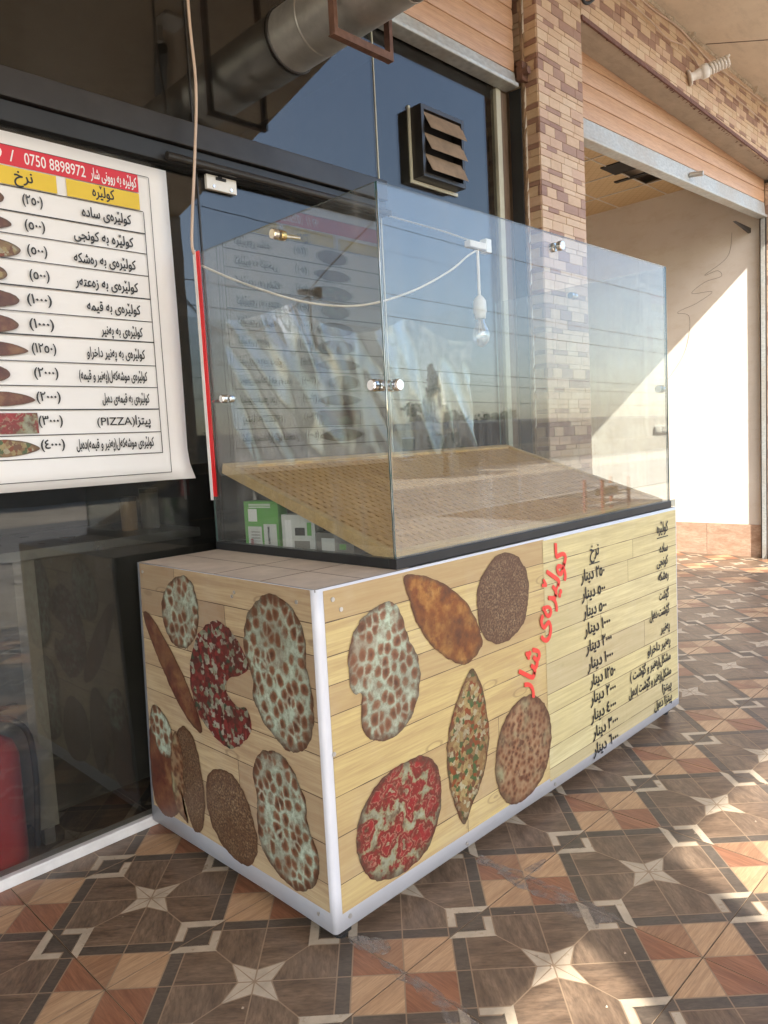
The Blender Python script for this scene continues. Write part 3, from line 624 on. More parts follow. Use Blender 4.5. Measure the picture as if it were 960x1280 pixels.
# ================================================================== SHUTTERS
def shutter(label, x0, x1, yb, zbar0, zbar1, zslat_top, slope=0.0, knobx=None, nslat=5, dy=.0):
    t = thing('roller_shutter', label, 'shutter', ((x0+x1)/2, yb, zbar0), 'roller shutters rolled up above the shop openings')
    zz = lambda x, z_: z_+slope*(x-x0)
    obj('bottom_bar', MB().hexa([(x0, yb-.012, zz(x0, zbar0)), (x1, yb-.012, zz(x1, zbar0)), (x1, yb+.05, zz(x1, zbar0)), (x0, yb+.05, zz(x0, zbar0)), (x0, yb, zz(x0, zbar1)), (x1, yb, zz(x1, zbar1)), (x1, yb+.03, zz(x1, zbar1)), (x0, yb+.03, zz(x0, zbar1))]), M['galv'], t, bevel=.006)
    obj('bar_lip', MB().hexa([(x0, yb-.030, zz(x0, zbar0)-.012), (x1, yb-.030, zz(x1, zbar0)-.012), (x1, yb+.07, zz(x1, zbar0)-.012), (x0, yb+.07, zz(x0, zbar0)-.012), (x0, yb-.030, zz(x0, zbar0)+.016), (x1, yb-.030, zz(x1, zbar0)+.016), (x1, yb+.07, zz(x1, zbar0)+.016), (x0, yb+.07, zz(x0, zbar0)+.016)]), M['galv'], t, bevel=.008)
    z_ = zbar1+.003; hh = .1215
    for i in range(nslat):
        mb = MB(); prof = [(0.006, 0), (-.004, .004), (-.007, .03), (-.008, .06), (-.007, .09), (-.004, .117), (.006, .121), (.012, .121), (.012, 0)]
        P = [(x0, yb+.010+a, zz(x0, z_+b)) for a, b in prof]; Q = [(x1, yb+.010+a, zz(x1, z_+b)) for a, b in prof]; n_ = len(prof)
        mb.add(P+Q, [tuple(range(n_-1, -1, -1)), tuple(range(n_, 2*n_))]+[(k, n_+k, n_+(k+1) % n_, (k+1) % n_) for k in range(n_)])
        bmesh_fix = obj('slat', mb, M['slat'], t)
        z_ += hh
    if knobx:
        obj('stop_knob', MB().cyl((knobx, yb-.012, zz(knobx, (zbar0+zbar1)/2)), (knobx+.02, yb-.12, zz(knobx, (zbar0+zbar1)/2)-.01), .022, 14), M['steel'], t)
    return t
sh1 = shutter('rolled-up shutter of the open shop right of the pillar, pale steel bar below wood-look slats', 3.295, 7.41, 1.15, 3.555, 3.70, 4.2, .029, 5.45, 4)
sh2 = shutter('rolled-up shutter over the glass shop front, left of the pillar', -4, 2.70, 1.075, 3.615, 3.70, 4.2, 0, None, 4)
# side rail beside the pillar
rl_ = thing('shutter_rail', 'dirty brown vertical shutter rail against the left side of the pillar', 'rail', (2.74, 1.08, 0))
obj('channel', MB().box(2.705, 2.715, 1.045, 1.125, 0, 3.6).box(2.715, 2.758, 1.115, 1.125, 0, 3.6), M['alu2'], rl_)
obj('outer_strip', MB().box(2.735, 2.760, 1.040, 1.055, 0, 4.2), M['dirtyrail'], rl_)
mb = MB()
for i in range(40):
    z_ = random.uniform(1.5, 4.1); mb.add([(2.738, 1.037, z_), (2.757, 1.036, z_+.02), (2.752, 1.034, z_+.09), (2.742, 1.035, z_+.05)], [(0, 1, 2, 3), (3, 2, 1, 0)])
obj('peeling_sealant', mb, M['cablewhite'], rl_)
obj('bracket', MB().box(2.700, 2.760, 1.02, 1.06, 3.64, 3.75).cyl((2.72, 1.02, 3.69), (2.72, .985, 3.69), .022, 10), M['rust'], rl_)
r2 = thing('shutter_rail', 'grey vertical shutter rail at the far side of the open shop', 'rail', (7.39, 1.15, 0))
obj('channel', MB().box(7.392, 7.420, 1.13, 1.196, 0, 3.68), M['alu'], r2, bevel=.004); obj('inner_edge', MB().box(7.380, 7.390, 1.14, 1.18, 0, 3.66), M['galv'], r2)
mb = MB()
for i in range(10):
    x = 7.30+random.random()*.16; mb.tube([(x, 1.09, 0), (x+random.uniform(-.03, .03), 1.07, random.uniform(.04, .12))], [.012, .003], 5)
obj('mortar_lump', mb, M['plaster'], r2)

# ================================================================== OPEN SHOP (right)
shop = thing('open_shop', 'empty cream-walled shop behind the rolled-up shutter, sun on its far wall', 'shop', (5.4, 3, 0))
sw = obj('side_wall', MB().box(7.46, 7.60, 1.20, 6.0, 0, 4.25), M['wallpaint'], shop)
obj('back_wall', MB().box(3.2, 7.46, 6.0, 6.12, 0, 4.25), M['wallpaint'], shop)
obj('party_wall', MB().box(3.15, 3.285, 1.302, 6.0, 0, 4.25), M['wallpaint'], shop)
obj('lintel', MB().box(3.29, 7.42, 1.30, 1.40, 3.95, 4.62), M['soffit'], shop)
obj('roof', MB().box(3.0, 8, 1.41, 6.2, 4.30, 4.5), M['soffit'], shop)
for i in range(8):
    y0 = 1.21+i*.6
    obj('skirting_tile', MB().box(7.448, 7.459, y0+.002, y0+.597, .0, .365), wood('skirting %d' % i, (.40, .25, .17), (.60, .44, .33), (3, 5, 14), .3+i, .3, dirt=.1) if i < 3 else M['tan'], shop)
CT = MB().box(-.296, .296, -.296, .296, 0, .012).mesh('ceiling_tile', M['ceil'])
gridm = MB()
for i in range(8):
    x = 3.30+.6*i; gridm.box(x-.006, x+.006, 1.42, 6.0, 4.19, 4.20)
for j in range(8):
    y = 1.62+.6*j; gridm.box(3.3, 7.46, y-.006, y+.006, 4.191, 4.201)
obj('ceiling_grid', gridm, M['cablewhite'], shop)
holes = {(5, 1), (5, 0)}
for i in range(7):
    for j in range(-1, 7):
        x, y = 3.60+.6*i, 1.92+.6*j
        if y > 5.9 or y < 1.5 or (i, j) == (5, 0): continue
        o = inst('ceiling_tile', CT, shop, Vector((x, y, 4.20))-wbase(shop))
        if j == -1: pass
obj('dark_opening', MB().box(6.0, 6.32, 2.0, 2.28, 4.188, 4.199), M['black'], shop)
obj('dark_gap', MB().box(6.95, 7.44, 1.80, 1.86, 4.188, 4.199).box(6.52, 6.58, 1.8, 2.4, 4.188, 4.1985), M['black'], shop)
obj('tie_block', MB().prism([(7.0, 1.30, 3.60), (7.45, 1.30, 3.60), (7.45, 1.30, 3.55)], (0, .03, 0)), M['alu'], shop)
# pencil squiggle on the wall
P = [(7.457, 2.35-.0, 1.95), (7.457, 2.05, 2.35), (7.457, 1.98, 2.75), (7.457, 2.12, 2.83), (7.457, 1.9, 2.90), (7.457, 1.72, 3.0), (7.457, 1.95, 3.02), (7.457, 1.80, 3.12), (7.457, 1.62, 3.15), (7.457, 1.66, 3.22), (7.457, 1.80, 3.2), (7.457, 1.55, 3.35), (7.457, 1.50, 3.6)]
obj('pencil_line', MB().tube(catmull(P, 8), .0014, 4), M['grout'], shop)
sk = thing('wall_socket', 'small white socket plate on the sunlit wall of the open shop', 'socket', (7.455, 2.3, 1.49))
obj('plate', MB().box(7.44, 7.458, 2.25, 2.41, 1.44, 1.53), M['white'], sk, bevel=.004); obj('switch', MB().box(7.434, 7.441, 2.27, 2.315, 1.455, 1.515).box(7.434, 7.441, 2.335, 2.39, 1.455, 1.515), M['cablewhite'], sk)

# ================================================================== GLASS SHOP FRONT
sfr = thing('shop_front', 'dark glazed shop front behind the counter, mirroring canopy and sky', 'shop front', (1, FY, 0))
cols = [(-4.0, -1.6), (-1.595, .447), (.453, 1.537), (1.543, 2.575)]
for i, (x0, x1) in enumerate(cols):
    if i < 2: obj('pane', MB().box(x0, x1, FY, FY+.008, .045, 2.725), M['glassfront'], sfr)
    else: obj('pane', MB().box(x0, x1, FY, FY+.008, .045, 2.725 if i == 2 else 3.62), M['glassfront'], sfr)
    if i < 3: obj('transom_pane', MB().box(x0, x1, FY, FY+.008, 2.845, 4.19), M['glassfront'], sfr)
for x in (-1.598, .45, 1.54):
    obj('pane_joint', MB().box(x-.003, x+.003, FY-.004, FY+.010, .045, 4.19 if x > 0 else 2.72), M['paletrim'] if x > 1 else M['alu'], sfr)
obj('transom_bar', MB().box(-4, 1.55, FY-.05, FY+.06, 2.735, 2.835), M['alu'], sfr, bevel=.004)
obj('transom_bar', MB().box(-4, 1.55, FY-.030, FY+.05, 2.66, 2.731), M['alu2'], sfr, bevel=.003)
obj('door_track', MB().tube([(.285, FY-.055, 2.672), (1.55, FY-.055, 2.672)], .017, 14), M['alu'], sfr)
obj('sill', MB().box(-4, 2.70, FY-.02, FY+.05, 0, .042), M['silwhite'], sfr, bevel=.004)
obj('pale_trim', MB().box(2.585, 2.632, FY-.015, FY+.03, .042, 3.6), M['paletrim'], sfr, bevel=.003)
obj('side_panel', MB().box(2.634, 2.704, FY-.005, FY+.04, .042, 3.6), M['brownpanel'], sfr)
lk = obj('lock_plate', MB().box(.483, .632, FY-.022, FY-.004, 2.596, 2.656), M['white'], sfr, bevel=.002)
for xs_ in (.515, .602): obj('screw', MB().cyl((xs_, FY-.022, 2.609), (xs_, FY-.027, 2.609), .006, 10), M['chrome'], lk)
obj('latch', MB().box(.528, .575, FY-.030, FY-.0225, 2.638, 2.648).cyl((.548, FY-.03, 2.650), (.548, FY-.022, 2.650), .008, 10), M['black'], lk)
# room behind
rm = thing('glazed_shop', 'dim room of the glazed shop behind the dark glass', 'room', (0, 3, 0))
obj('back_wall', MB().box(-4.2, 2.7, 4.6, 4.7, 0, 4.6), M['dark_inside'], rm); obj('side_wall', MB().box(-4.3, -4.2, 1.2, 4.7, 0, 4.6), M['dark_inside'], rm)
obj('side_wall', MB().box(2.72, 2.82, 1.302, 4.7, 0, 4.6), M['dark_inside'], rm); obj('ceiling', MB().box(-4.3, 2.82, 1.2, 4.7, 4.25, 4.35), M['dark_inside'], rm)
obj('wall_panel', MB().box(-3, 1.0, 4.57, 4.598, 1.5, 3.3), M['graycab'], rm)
# things inside
wt = thing('cabinet', 'grey steel counter cabinet with dark front standing inside behind the glass', 'cabinet', (-.2, 1.5, 0))
obj('top', MB().box(-1.4, .42, 1.28, 1.95, 1.13, 1.17), M['stain'], wt, bevel=.004)
obj('body', MB().box(-.29, .40, 1.32, 1.93, .12, 1.128), M['cabdark'], wt)
obj('end_frame', MB().box(-.37, -.292, 1.30, 1.94, .08, 1.128), M['kerb'], wt)
for x in (-.32, .38): obj('leg', MB().box(x-.02, x+.02, 1.33, 1.37, 0, .11), M['steel'], wt)
obj('back_ledge', MB().box(-1.4, .42, 1.95, 2.1, 1.17, 1.55), M['dark_inside'], wt)
for i, (x, z_, h_, r) in enumerate(((.42, 1.171, .16, .04), (.32, 1.171, .13, .035))):
    jt = thing('canister', ('taller grey canister on the counter behind the glass', 'shorter tan canister on the counter behind the glass')[i], 'canister', (x-.12, 1.5, z_), 'canisters on the inner counter')
    obj('jar_body', MB().cyl((x-.12, 1.5, z_), (x-.12, 1.5, z_+h_), r, 16), M['graycab'] if i == 0 else M['tan'], jt); obj('jar_lid', MB().cyl((x-.12, 1.5, z_+h_), (x-.12, 1.5, z_+h_+.02), r+.003, 16), M['alu'], jt)
fe = thing('fire_extinguisher', 'red fire extinguisher with black hose behind the glass at far left', 'fire extinguisher', (-.50, 1.31, 0))
obj('cylinder', MB().tube([(-.50, 1.31, 0), (-.50, 1.31, .02), (-.50, 1.31, .42), (-.50, 1.31, .47), (-.50, 1.31, .50), (-.50, 1.31, .54)], [.082, .088, .088, .07, .03, .025], 24), M['redpaint'], fe, smooth=True)
obj('valve', MB().box(-.53, -.47, 1.29, 1.33, .54, .575).box(-.53, -.40, 1.30, 1.32, .585, .597), M['alu'], fe)
obj('hose', MB().tube(catmull([(-.49, 1.29, .56), (-.44, 1.27, .555), (-.385, 1.26, .48), (-.375, 1.26, .3), (-.385, 1.265, .12), (-.39, 1.27, .04)], 6), .011, 8), M['rubber'], fe, smooth=True)

# extractor duct
du = thing('extractor_duct', 'round steel extractor duct coming out of the glass overhead', 'duct', (1.01, FY, 3.37))
dc = lambda y: (1.005, y, 3.36)
ring = lambda a, b, r, mt, nm: obj(nm, MB().cyl(dc(a), dc(b), r, 40), M[mt], du, smooth=False)
seg = [(1.148, .95), (.95, .42), (.42, -.6)]
for k, (a, b) in enumerate(seg):
    o = obj('duct_section', MB().tube([dc(a), dc(b)], .138-.0015*k, 48, caps=(k == 2)), M['steel'], du, smooth=True)
for y in (.955, .425): obj('seam_band', MB().tube([dc(y+.008), dc(y+.004), dc(y-.004), dc(y-.008)], [.1382, .1400, .1400, .1382], 48, caps=False), M['steel'], du, smooth=True)
obj('wall_collar', MB().tube([dc(1.148), dc(1.140), dc(1.136)], [.146, .144, .139], 48, caps=False), M['alu'], du)
mb = MB()
for k in range(10):
    t = k*.63; mb.cyl((1.01+.137*math.cos(t), .93, 3.37+.137*math.sin(t)), (1.01+.140*math.cos(t), .93, 3.37+.140*math.sin(t)), .003, 6)
obj('rivet', mb, M['chrome'], du)
mb = MB()
y_ = .70
mb.box(.842, .862, y_-.02, y_+.012, 3.1501, 4.64).box(.8621, 1.1649, y_-.02, y_-.016, 3.150, 3.178).box(.835, 1.185, y_-.0199, y_+.012, 3.146, 3.150).box(1.165, 1.185, y_-.02, y_+.012, 3.1501, 4.64)
tag(obj('duct_hanger', mb, M['rust'], loc=(1.01, y_, 3.16)), 'rusty angle-iron hanger frame around the steel duct', 'hanger')
# exhaust fan louvre
fn = thing('exhaust_fan', 'square exhaust fan with three dusty half-open louvres on the glass', 'fan', (2.0, FY, 3.1))
fx0, fx1, fz0, fz1 = 1.80, 2.16, 2.905, 3.275; yo = FY-.085
mb = MB(); mb.box(fx0, fx0+.022, yo, FY, fz0, fz1).box(fx1-.022, fx1, yo, FY, fz0, fz1).box(fx0+.022, fx1-.022, yo, FY, fz0, fz0+.022).box(fx0+.022, fx1-.022, yo, FY, fz1-.022, fz1)
obj('housing', mb, M['alu'], fn); obj('back_plate', MB().box(fx0+.022, fx1-.022, FY-.02, FY-.004, fz0+.022, fz1-.022), M['black'], fn)
mb = MB(); mb.box(fx0-.02, fx1+.02, FY-.010, FY-.001, fz0-.020, fz0-.002).box(fx0-.018, fx0-.002, FY-.010, FY-.001, fz0, fz1+.01); obj('sealant_bead', mb, M['paletrim'], fn)
for k in range(3):
    zt = fz1-.03-k*.108; mb = MB()
    a, b = fx0+.026, fx1-.020+.012; y1, y2 = yo+.012, yo-.036; z2 = zt-.098
    mb.hexa([(a, y1, zt), (b, y1, zt), (b, y1+.004, zt+.003), (a, y1+.004, zt+.003), (a+.01, y2, z2), (b-.01, y2, z2), (b-.01, y2+.004, z2+.003), (a+.01, y2+.004, z2+.003)])
    obj('louvre', mb, M['dust'] if 'dust' in M else plain('dusty louvre', (.26, .185, .12), .7, var=.25, scale=12), fn)
# hanging cable from above to the red strip
tag(obj('cable', MB().tube(catmull([(.405, 1.02, 4.64), (.395, 1.02, 3.9), (.385, 1.02, 3.25), (.40, 1.03, 2.95), (.375, 1.03, 2.7), (.345, 1.035, 2.45), (.335, 1.04, 2.33), (.345, 1.045, 2.29)], 5), .006, 8), M['cablebeige'], loc=(.36, 1.03, 2.4), smooth=True), 'single beige cable hanging from the canopy down to the red strip', 'cable')

# ================================================================== POSTER
po = thing('menu_poster', 'large white price poster with red and yellow heading on the dark glass', 'poster', (-.3, 1.115, 2.0))
px0, px1, pz0, pz1, py = -1.02, .290, 1.395, 2.622, 1.118
nx, nz = 26, 20; mb = MB(); grid = []
def pbow(x, z): 
    c = max(0, (x-.16)/.13)*max(0, (1.52-z)/.125); return -.05*c*c-.004*math.sin(x*5)*math.sin(z*4)
for j in range(nz+1):
    for i in range(nx+1):
        x = px0+(px1-px0)*i/nx; z_ = pz0+(pz1-pz0)*j/nz
        grid.append((x, py+pbow(x, z_), z_))
mb.add(grid, [(j*(nx+1)+i, j*(nx+1)+i+1, (j+1)*(nx+1)+i+1, (j+1)*(nx+1)+i) for j in range(nz) for i in range(nx)])
sheet_o = obj('sheet', mb, M['poster'], po, smooth=True)
sd = sheet_o.modifiers.new('solid', 'SOLIDIFY'); sd.thickness = .0015; sd.offset = 1
yp = py-.0075
def rect(x0, x1, z0, z1, mat, dy=0, parent=po, name='printed_panel', y=None):
    yy = (yp if y is None else y)-dy
    return obj(name, MB().quad((x0, yy, z0), (x1, yy, z0), (x1, yy, z1), (x0, yy, z1)), mat, parent)
# frame lines, slightly tilted print
rows_z = [2.487-.02, 2.346, 2.268, 2.190, 2.101, 2.016, 1.922, 1.843, 1.747, 1.652, 1.563, 1.483]
mb = MB()
def vline(mb, x, z0, z1, w=.003): mb.quad((x, yp, z0), (x+w, yp, z0), (x+w, yp, z1), (x, yp, z1))
def hline(mb, z_, x0, x1, w=.003): mb.quad((x0, yp, z_), (x1, yp, z_), (x1, yp, z_+w), (x0, yp, z_+w))
XR = .172
for k, z_ in enumerate([2.439, 2.355, 2.279, 2.194, 2.105, 2.018, 1.938, 1.847, 1.762, 1.677, 1.588, 1.505]): hline(mb, z_, -.96, XR, .0045 if k in (1, 4, 6, 9) else .003)
vline(mb, XR, 1.505, 2.439); hline(mb, 2.575, -.98, .205, .0025); vline(mb, .205, 1.425, 2.575, .0025); hline(mb, 1.425, -.98, .205, .0025); vline(mb, -.98, 1.425, 2.575, .0025)
obj('printed_rule', mb, M['ink'], po)
rect(-.97, .160, 2.510, 2.576, M['redink']); rect(-.122, .160, 2.445, 2.506, M['yellowink']); rect(-.46, -.157, 2.445, 2.506, M['yellowink']); rect(-.95, -.49, 2.440, 2.494, M['yellowink'])
yl = yp-.0006
text('کولێرە بە ڕوونی شار', po, M['whiteink'], (.152, yl, 2.527), X, Z, .052, 'R', .18, .018)
text('0750 8898972', po, M['whiteink'], (-.047, yl, 2.524), X, Z, .056, 'R', .215, .004, rtl=False)
text('/', po, M['whiteink'], (-.295, yl, 2.524), X, Z, .056, 'R', None, .004, rtl=False)
text('9', po, M['whiteink'], (-.335, yl, 2.524), X, Z, .056, 'R', None, .004, rtl=False)
text('کولێرە', po, M['ink'], (.058, yl, 2.463), X, Z, .052, 'R', .085, .02)
text('نرخ', po, M['ink'], (-.240, yl, 2.463), X, Z, .052, 'R', .062, .02)
prows = [('کولێرەی سادە', '(٢٥٠)', .195), ('کولێرە بە کونجی', '(٥٠٠)', .235), ('کولێرەی بە ڕەشکە', '(٥٠٠)', .245), ('کولێرەی بە زەعتەر', '(٥٠٠)', .25), ('کولێرەی بە قیمە', '(١٠٠٠)', .215), ('کولێرەی بە پەنیر', '(١٠٠٠)', .17),
         ('کولێرەی بە پەنیر داخراو', '(١٢٥٠)', .235), ('کولێرەی موشەکەل(پەنیر و قیمە)', '(٢٠٠٠)', .275), ('کولێرەی بە قیمەی دەبڵ', '(٢٠٠٠)', .195), (None, '(٣٠٠٠)', 0), ('کولێرەی موشەکەل(پەنیر و قیمە)دەبل', '(٤٠٠٠)', .315)]
rh = (2.439-1.505)/11
for k, (a_, b_, wd) in enumerate(prows):
    zc = 2.439-rh*(k+1)+.030
    if a_: text(a_, po, M['ink'], (.118+.002*k, yl, zc), X, Z, .049, 'R', wd*.98, .020)
    else:
        text('پیتزا', po, M['ink'], (.131, yl, zc), X, Z, .05, 'R', .062, .02); text('(PIZZA)', po, M['ink'], (-.01, yl, zc), X, Z, .042, 'C', .15, .003, rtl=False)
    text(b_, po, M['ink'], (-.213, yl, zc+.006), X, Z, .046, 'R', .068 if len(b_) == 5 else .084, .018)
def bread(parent, outline, plane, mat, lift, name='printed_bread', amp=.006, rim=True):
    """outline = list of in-plane coords; plane maps (a,b)->3D"""
    P = catmull([Vector((a, b, 0)) for a, b in outline], 9, True); cx = sum((p for p in P), Vector())/len(P)
    pts = []
    for p in P:
        d = (p-cx); L = d.length; k = mnoise.noise(p*32)*amp+mnoise.noise(p*90)*amp*.5; pts.append(cx+d*(1+k/max(L, .01)))
    if 'mixed' in mat.name: return obj(name, MB().poly([plane(p.x, p.y, lift) for p in pts]), mat, parent)
    rings = ((.0, 0.), (.55, 0.), (.84, .35), (.94, .8), (1.0, 1.)); mb = MB(); n_ = len(pts); ed = []
    mb.v.append(plane(cx.x, cx.y, lift)); ed.append(0.)
    for f, e in rings[1:]:
        for p in pts: q = cx+(p-cx)*f; mb.v.append(plane(q.x, q.y, lift)); ed.append(e)
    for k in range(n_): mb.f.append([0, 1+k, 1+(k+1) % n_]); mb.mi.append(0)
    for a in range(len(rings)-2):
        for k in range(n_): mb.f.append([1+a*n_+k, 1+(a+1)*n_+k, 1+(a+1)*n_+(k+1) % n_, 1+a*n_+(k+1) % n_]); mb.mi.append(0)
    o = obj(name, mb, mat, parent); at = o.data.attributes.new('edge', 'FLOAT', 'POINT')
    for k, e in enumerate(ed): at.data[k].value = e
    return o
pp = lambda a, b, l: (a, yp-l, b)
def oval(cx, cz_, rx, rz, n=10, tip=0):
    return [(cx+rx*math.cos(2*math.pi*i/n), cz_+rz*math.sin(2*math.pi*i/n)*(1+(tip if i % 5 == 0 else 0))) for i in range(n)]
kinds = ['boatdark', 'boatdark', 'spinach', 'spinach', 'boatdark', 'boatdark', 'boatdark', 'boatdark', 'boatdark', 'pizza', 'spinach']
rs = [(.10, .034), (.115, .026), (.13, .034), (.09, .034), (.115, .032), (.11, .033), (.13, .026), (.10, .034), (.14, .026), (.14, .036), (.14, .031)]
xr = [-.341, -.326, -.303, -.355, -.323, -.334, -.31, -.378, -.302, -.299, -.302]
for k in range(11):
    zc = 2.439-rh*(k+.5); rx, rz = rs[k]
    if k == 9: ol = [(xr[k], zc+rz), (xr[k], zc-rz), (xr[k]-.28, zc-rz), (xr[k]-.28, zc+rz)]; o = obj('printed_bread', MB().poly([pp(a, b, .0004) for a, b in ol]), M['b_pizza'], po)
    elif k in (6, 8, 10): bread(po, [(xr[k], zc-.004), (xr[k]-.05, zc+rz*.7), (xr[k]-.14, zc+rz), (xr[k]-.23, zc+rz*.7), (xr[k]-.28, zc), (xr[k]-.23, zc-rz*.7), (xr[k]-.14, zc-rz), (xr[k]-.05, zc-rz*.75)], pp, M['b_'+kinds[k]], .0004, amp=.002)
    else: bread(po, oval(xr[k]-rx, zc, rx, rz), pp, M['b_'+kinds[k]], .0004, amp=.003)

# ================================================================== COUNTER
L_, D_, H_ = 2.41, 1.05, 1.092; h0 = .05
co = thing('sales_counter', 'long counter wrapped in a wood-plank banner printed with flat breads and prices', 'counter', (1.2, .5, 0))
obj('body', MB().box(.012, L_-.012, .012, D_, .07, H_-.008), M['graycab'], co)
for (x, y) in ((.06, .05), (L_-.045, .06), (.06, D_-.05), (L_-.06, D_-.05)):
    lg = obj('leg', MB().box(x-.025, x+.025, y-.025, y+.025, .012, .069), M['alu'], co, bevel=.003)
    obj('foot', MB().cyl((x, y, 0), (x, y, .013), .022, 14), M['rubber'], lg)
# banner edges: rounded white corner, bottom hem, top fold
def setattrs(o, tones):
    at = o.data.attributes.new('tone', 'FLOAT', 'FACE')
    for i, t in enumerate(tones): at.data[i].value = t
def wob(x, z): return .004*math.sin(x*2.6+1)*math.sin(z*3.1)
def banner(name, a0, a1, zs, plane, mat, label=None, lines=True, lift=0., seed=1):
    rnd = random.Random(seed); mb = MB(); tones = []; ln = MB()
    N_ = 24
    for k in range(len(zs)-1):
        splits = [a0, a1]
        if rnd.random() < .45: splits = [a0, a0+(a1-a0)*rnd.uniform(.2, .8), a1]
        for s_ in range(len(splits)-1):
            s0, s1 = splits[s_], splits[s_+1]; t = rnd.random()
            for i in range(N_):
                u0 = s0+(s1-s0)*i/N_; u1 = s0+(s1-s0)*(i+1)/N_
                mb.quad(plane(u0, zs[k], lift), plane(u1, zs[k], lift), plane(u1, zs[k+1], lift), plane(u0, zs[k+1], lift)); tones.append(t)
            if s_ and lines: ln.quad(plane(s0-.0012, zs[k], lift+.0003), plane(s0+.0012, zs[k], lift+.0003), plane(s0+.0012, zs[k+1], lift+.0003), plane(s0-.0012, zs[k+1], lift+.0003))
        if k and lines:
            for i in range(N_*2):
                u0 = a0+(a1-a0)*i/N_/2; u1 = a0+(a1-a0)*(i+1)/N_/2; w0 = .0013+.0010*mnoise.noise(Vector((u0*9, k, seed))); w1 = .0013+.0010*mnoise.noise(Vector((u1*9, k, seed)))
                ln.quad(plane(u0, zs[k]-w0, lift+.0003), plane(u1, zs[k]-w1, lift+.0003), plane(u1, zs[k]+w1, lift+.0003), plane(u0, zs[k]+w0, lift+.0003))
    o = obj(name, mb, mat, co, label, smooth=True); setattrs(o, tones)
    if ln.v: obj('printed_gap', ln, M['plankline'], co)
    return o
fpl = lambda a, b, l=0: (a, -.004-l, b)
spl = lambda a, b, l=0: (-.004-l-.0, a*(1+.0*b)+(.055*max(0, (1-b/H_))*max(0, a/D_)**3), b)
# white vinyl under the print, wrapped round the corner
def wrap(mb, z0, z1, nz=8):
    cols_ = [(L_, -.0035, 0)]
    P = [(L_+.004, .0), (L_, -.0035), (1.6, -.0035), (.8, -.0035), (.012, -.0035)]+[(.012-.0155*math.sin(t), .012-.0155*math.cos(t)) for t in (.3, .6, .9, 1.2, 1.5)]+[(-.0035, .35), (-.0035, .7), (-.0035, D_+.0)]
    for j in range(nz+1):
        z_ = z0+(z1-z0)*j/nz
        for (x, y) in P:
            yy = y+(.055*max(0, (1-z_/H_))*max(0, y/D_)**3 if y > .02 else 0)
            b0 = .006*math.exp(-(z_-z0)/.03)
            zc = z_+((.004*math.sin(x*3+y*4)+.004*mnoise.noise(Vector((x*6, y*6, 0)))) if j == 0 else 0)
            mb.v.append((x, yy, zc))
    n_ = len(P)
    for j in range(nz):
        for i in range(n_-1): mb.f.append([j*n_+i+1, j*n_+i, (j+1)*n_+i, (j+1)*n_+i+1]); mb.mi.append(0)
mb = MB(); wrap(mb, h0, H_+.001); o = obj('white_vinyl', mb, M['print_white'], co, smooth=True)
md = o.modifiers.new('solid', 'SOLIDIFY'); md.thickness = .002; md.offset = -1
zf = [.105, .197, .343, .467, .587, .715, .805, .891, .992, 1.085]
banner('plank_print', .026, 1.175, zf, fpl, M['planks'], lift=.0008, seed=3)
zo = [.092, .144, .229, .37, .454, .581, .699, .796, .90, .99, 1.080]
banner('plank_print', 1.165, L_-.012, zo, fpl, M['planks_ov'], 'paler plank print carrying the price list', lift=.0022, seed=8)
zs_ = [.115, .205, .33, .47, .60, .70, .80, .90, .995, 1.0915]
banner('plank_print', .016, D_-.018, zs_, spl, M['planks_side'], 'plank print on the short left side, coloured darker for its shade', lift=.0008, seed=12)
# top: planked board sheet
tp = lambda a, b, l=0: (a, b, H_+.002+l)
ttop = MB(); ttones = []
for k, (y0, y1) in enumerate(((.0, .26), (.26, .52), (.52, .80), (.80, 1.045))):
    ttop.quad((0, y0, H_+.002), (.40, y0, H_+.002), (.40, y1, H_+.002), (0, y1, H_+.002)); ttones.append(.85+.05*k)
M['ledge'] = plain('dusty ledge sheet', (.56, .48, .39), .6, var=.16, scale=7)
o = obj('top_print', ttop, M['ledge'], co); setattrs(o, ttones)
obj('top_board', MB().box(.0, L_, .0, D_, H_-.007, H_+.0005), M['graycab'], co)
obj('printed_gap', MB().box(.0, .40, .258, .261, H_+.0015, H_+.0026).box(.0, .40, .519, .5215, H_+.0015, H_+.0026).box(.19, .192, .0, 1.04, H_+.0015, H_+.0025), M['plankline'], co)
# small eyelets / screws
mb = MB()
for (x, z_) in ((.06, 1.055), (.09, 1.02), (.055, .085), (.62, .066), (1.2, .068), (.03, .6)): mb.cyl((x, -.0045, z_), (x, -.0075, z_), .007, 12)
obj('screw_head', mb, M['steel'], co)
mb = MB()
for (y, z_) in ((.08, 1.05), (.40, 1.045), (.415, 1.03), (.07, .09), (1.01, 1.06)): mb.cyl((-.0045, y, z_), (-.0075, y, z_), .006, 12)
obj('screw_head', mb, M['steel'], co)
# raised banner corner at the far end
obj('end_flap', MB().prism([(L_+.004, .0, .60), (L_+.055, .02, .62), (L_+.050, .02, 1.128), (L_-.03, .02, 1.130), (L_-.03, .0, 1.098), (L_+.004, .0, 1.098)], (0, .004, 0)), M['planks_ov'], co)
setattrs(co.children[-1], [.7]*8)

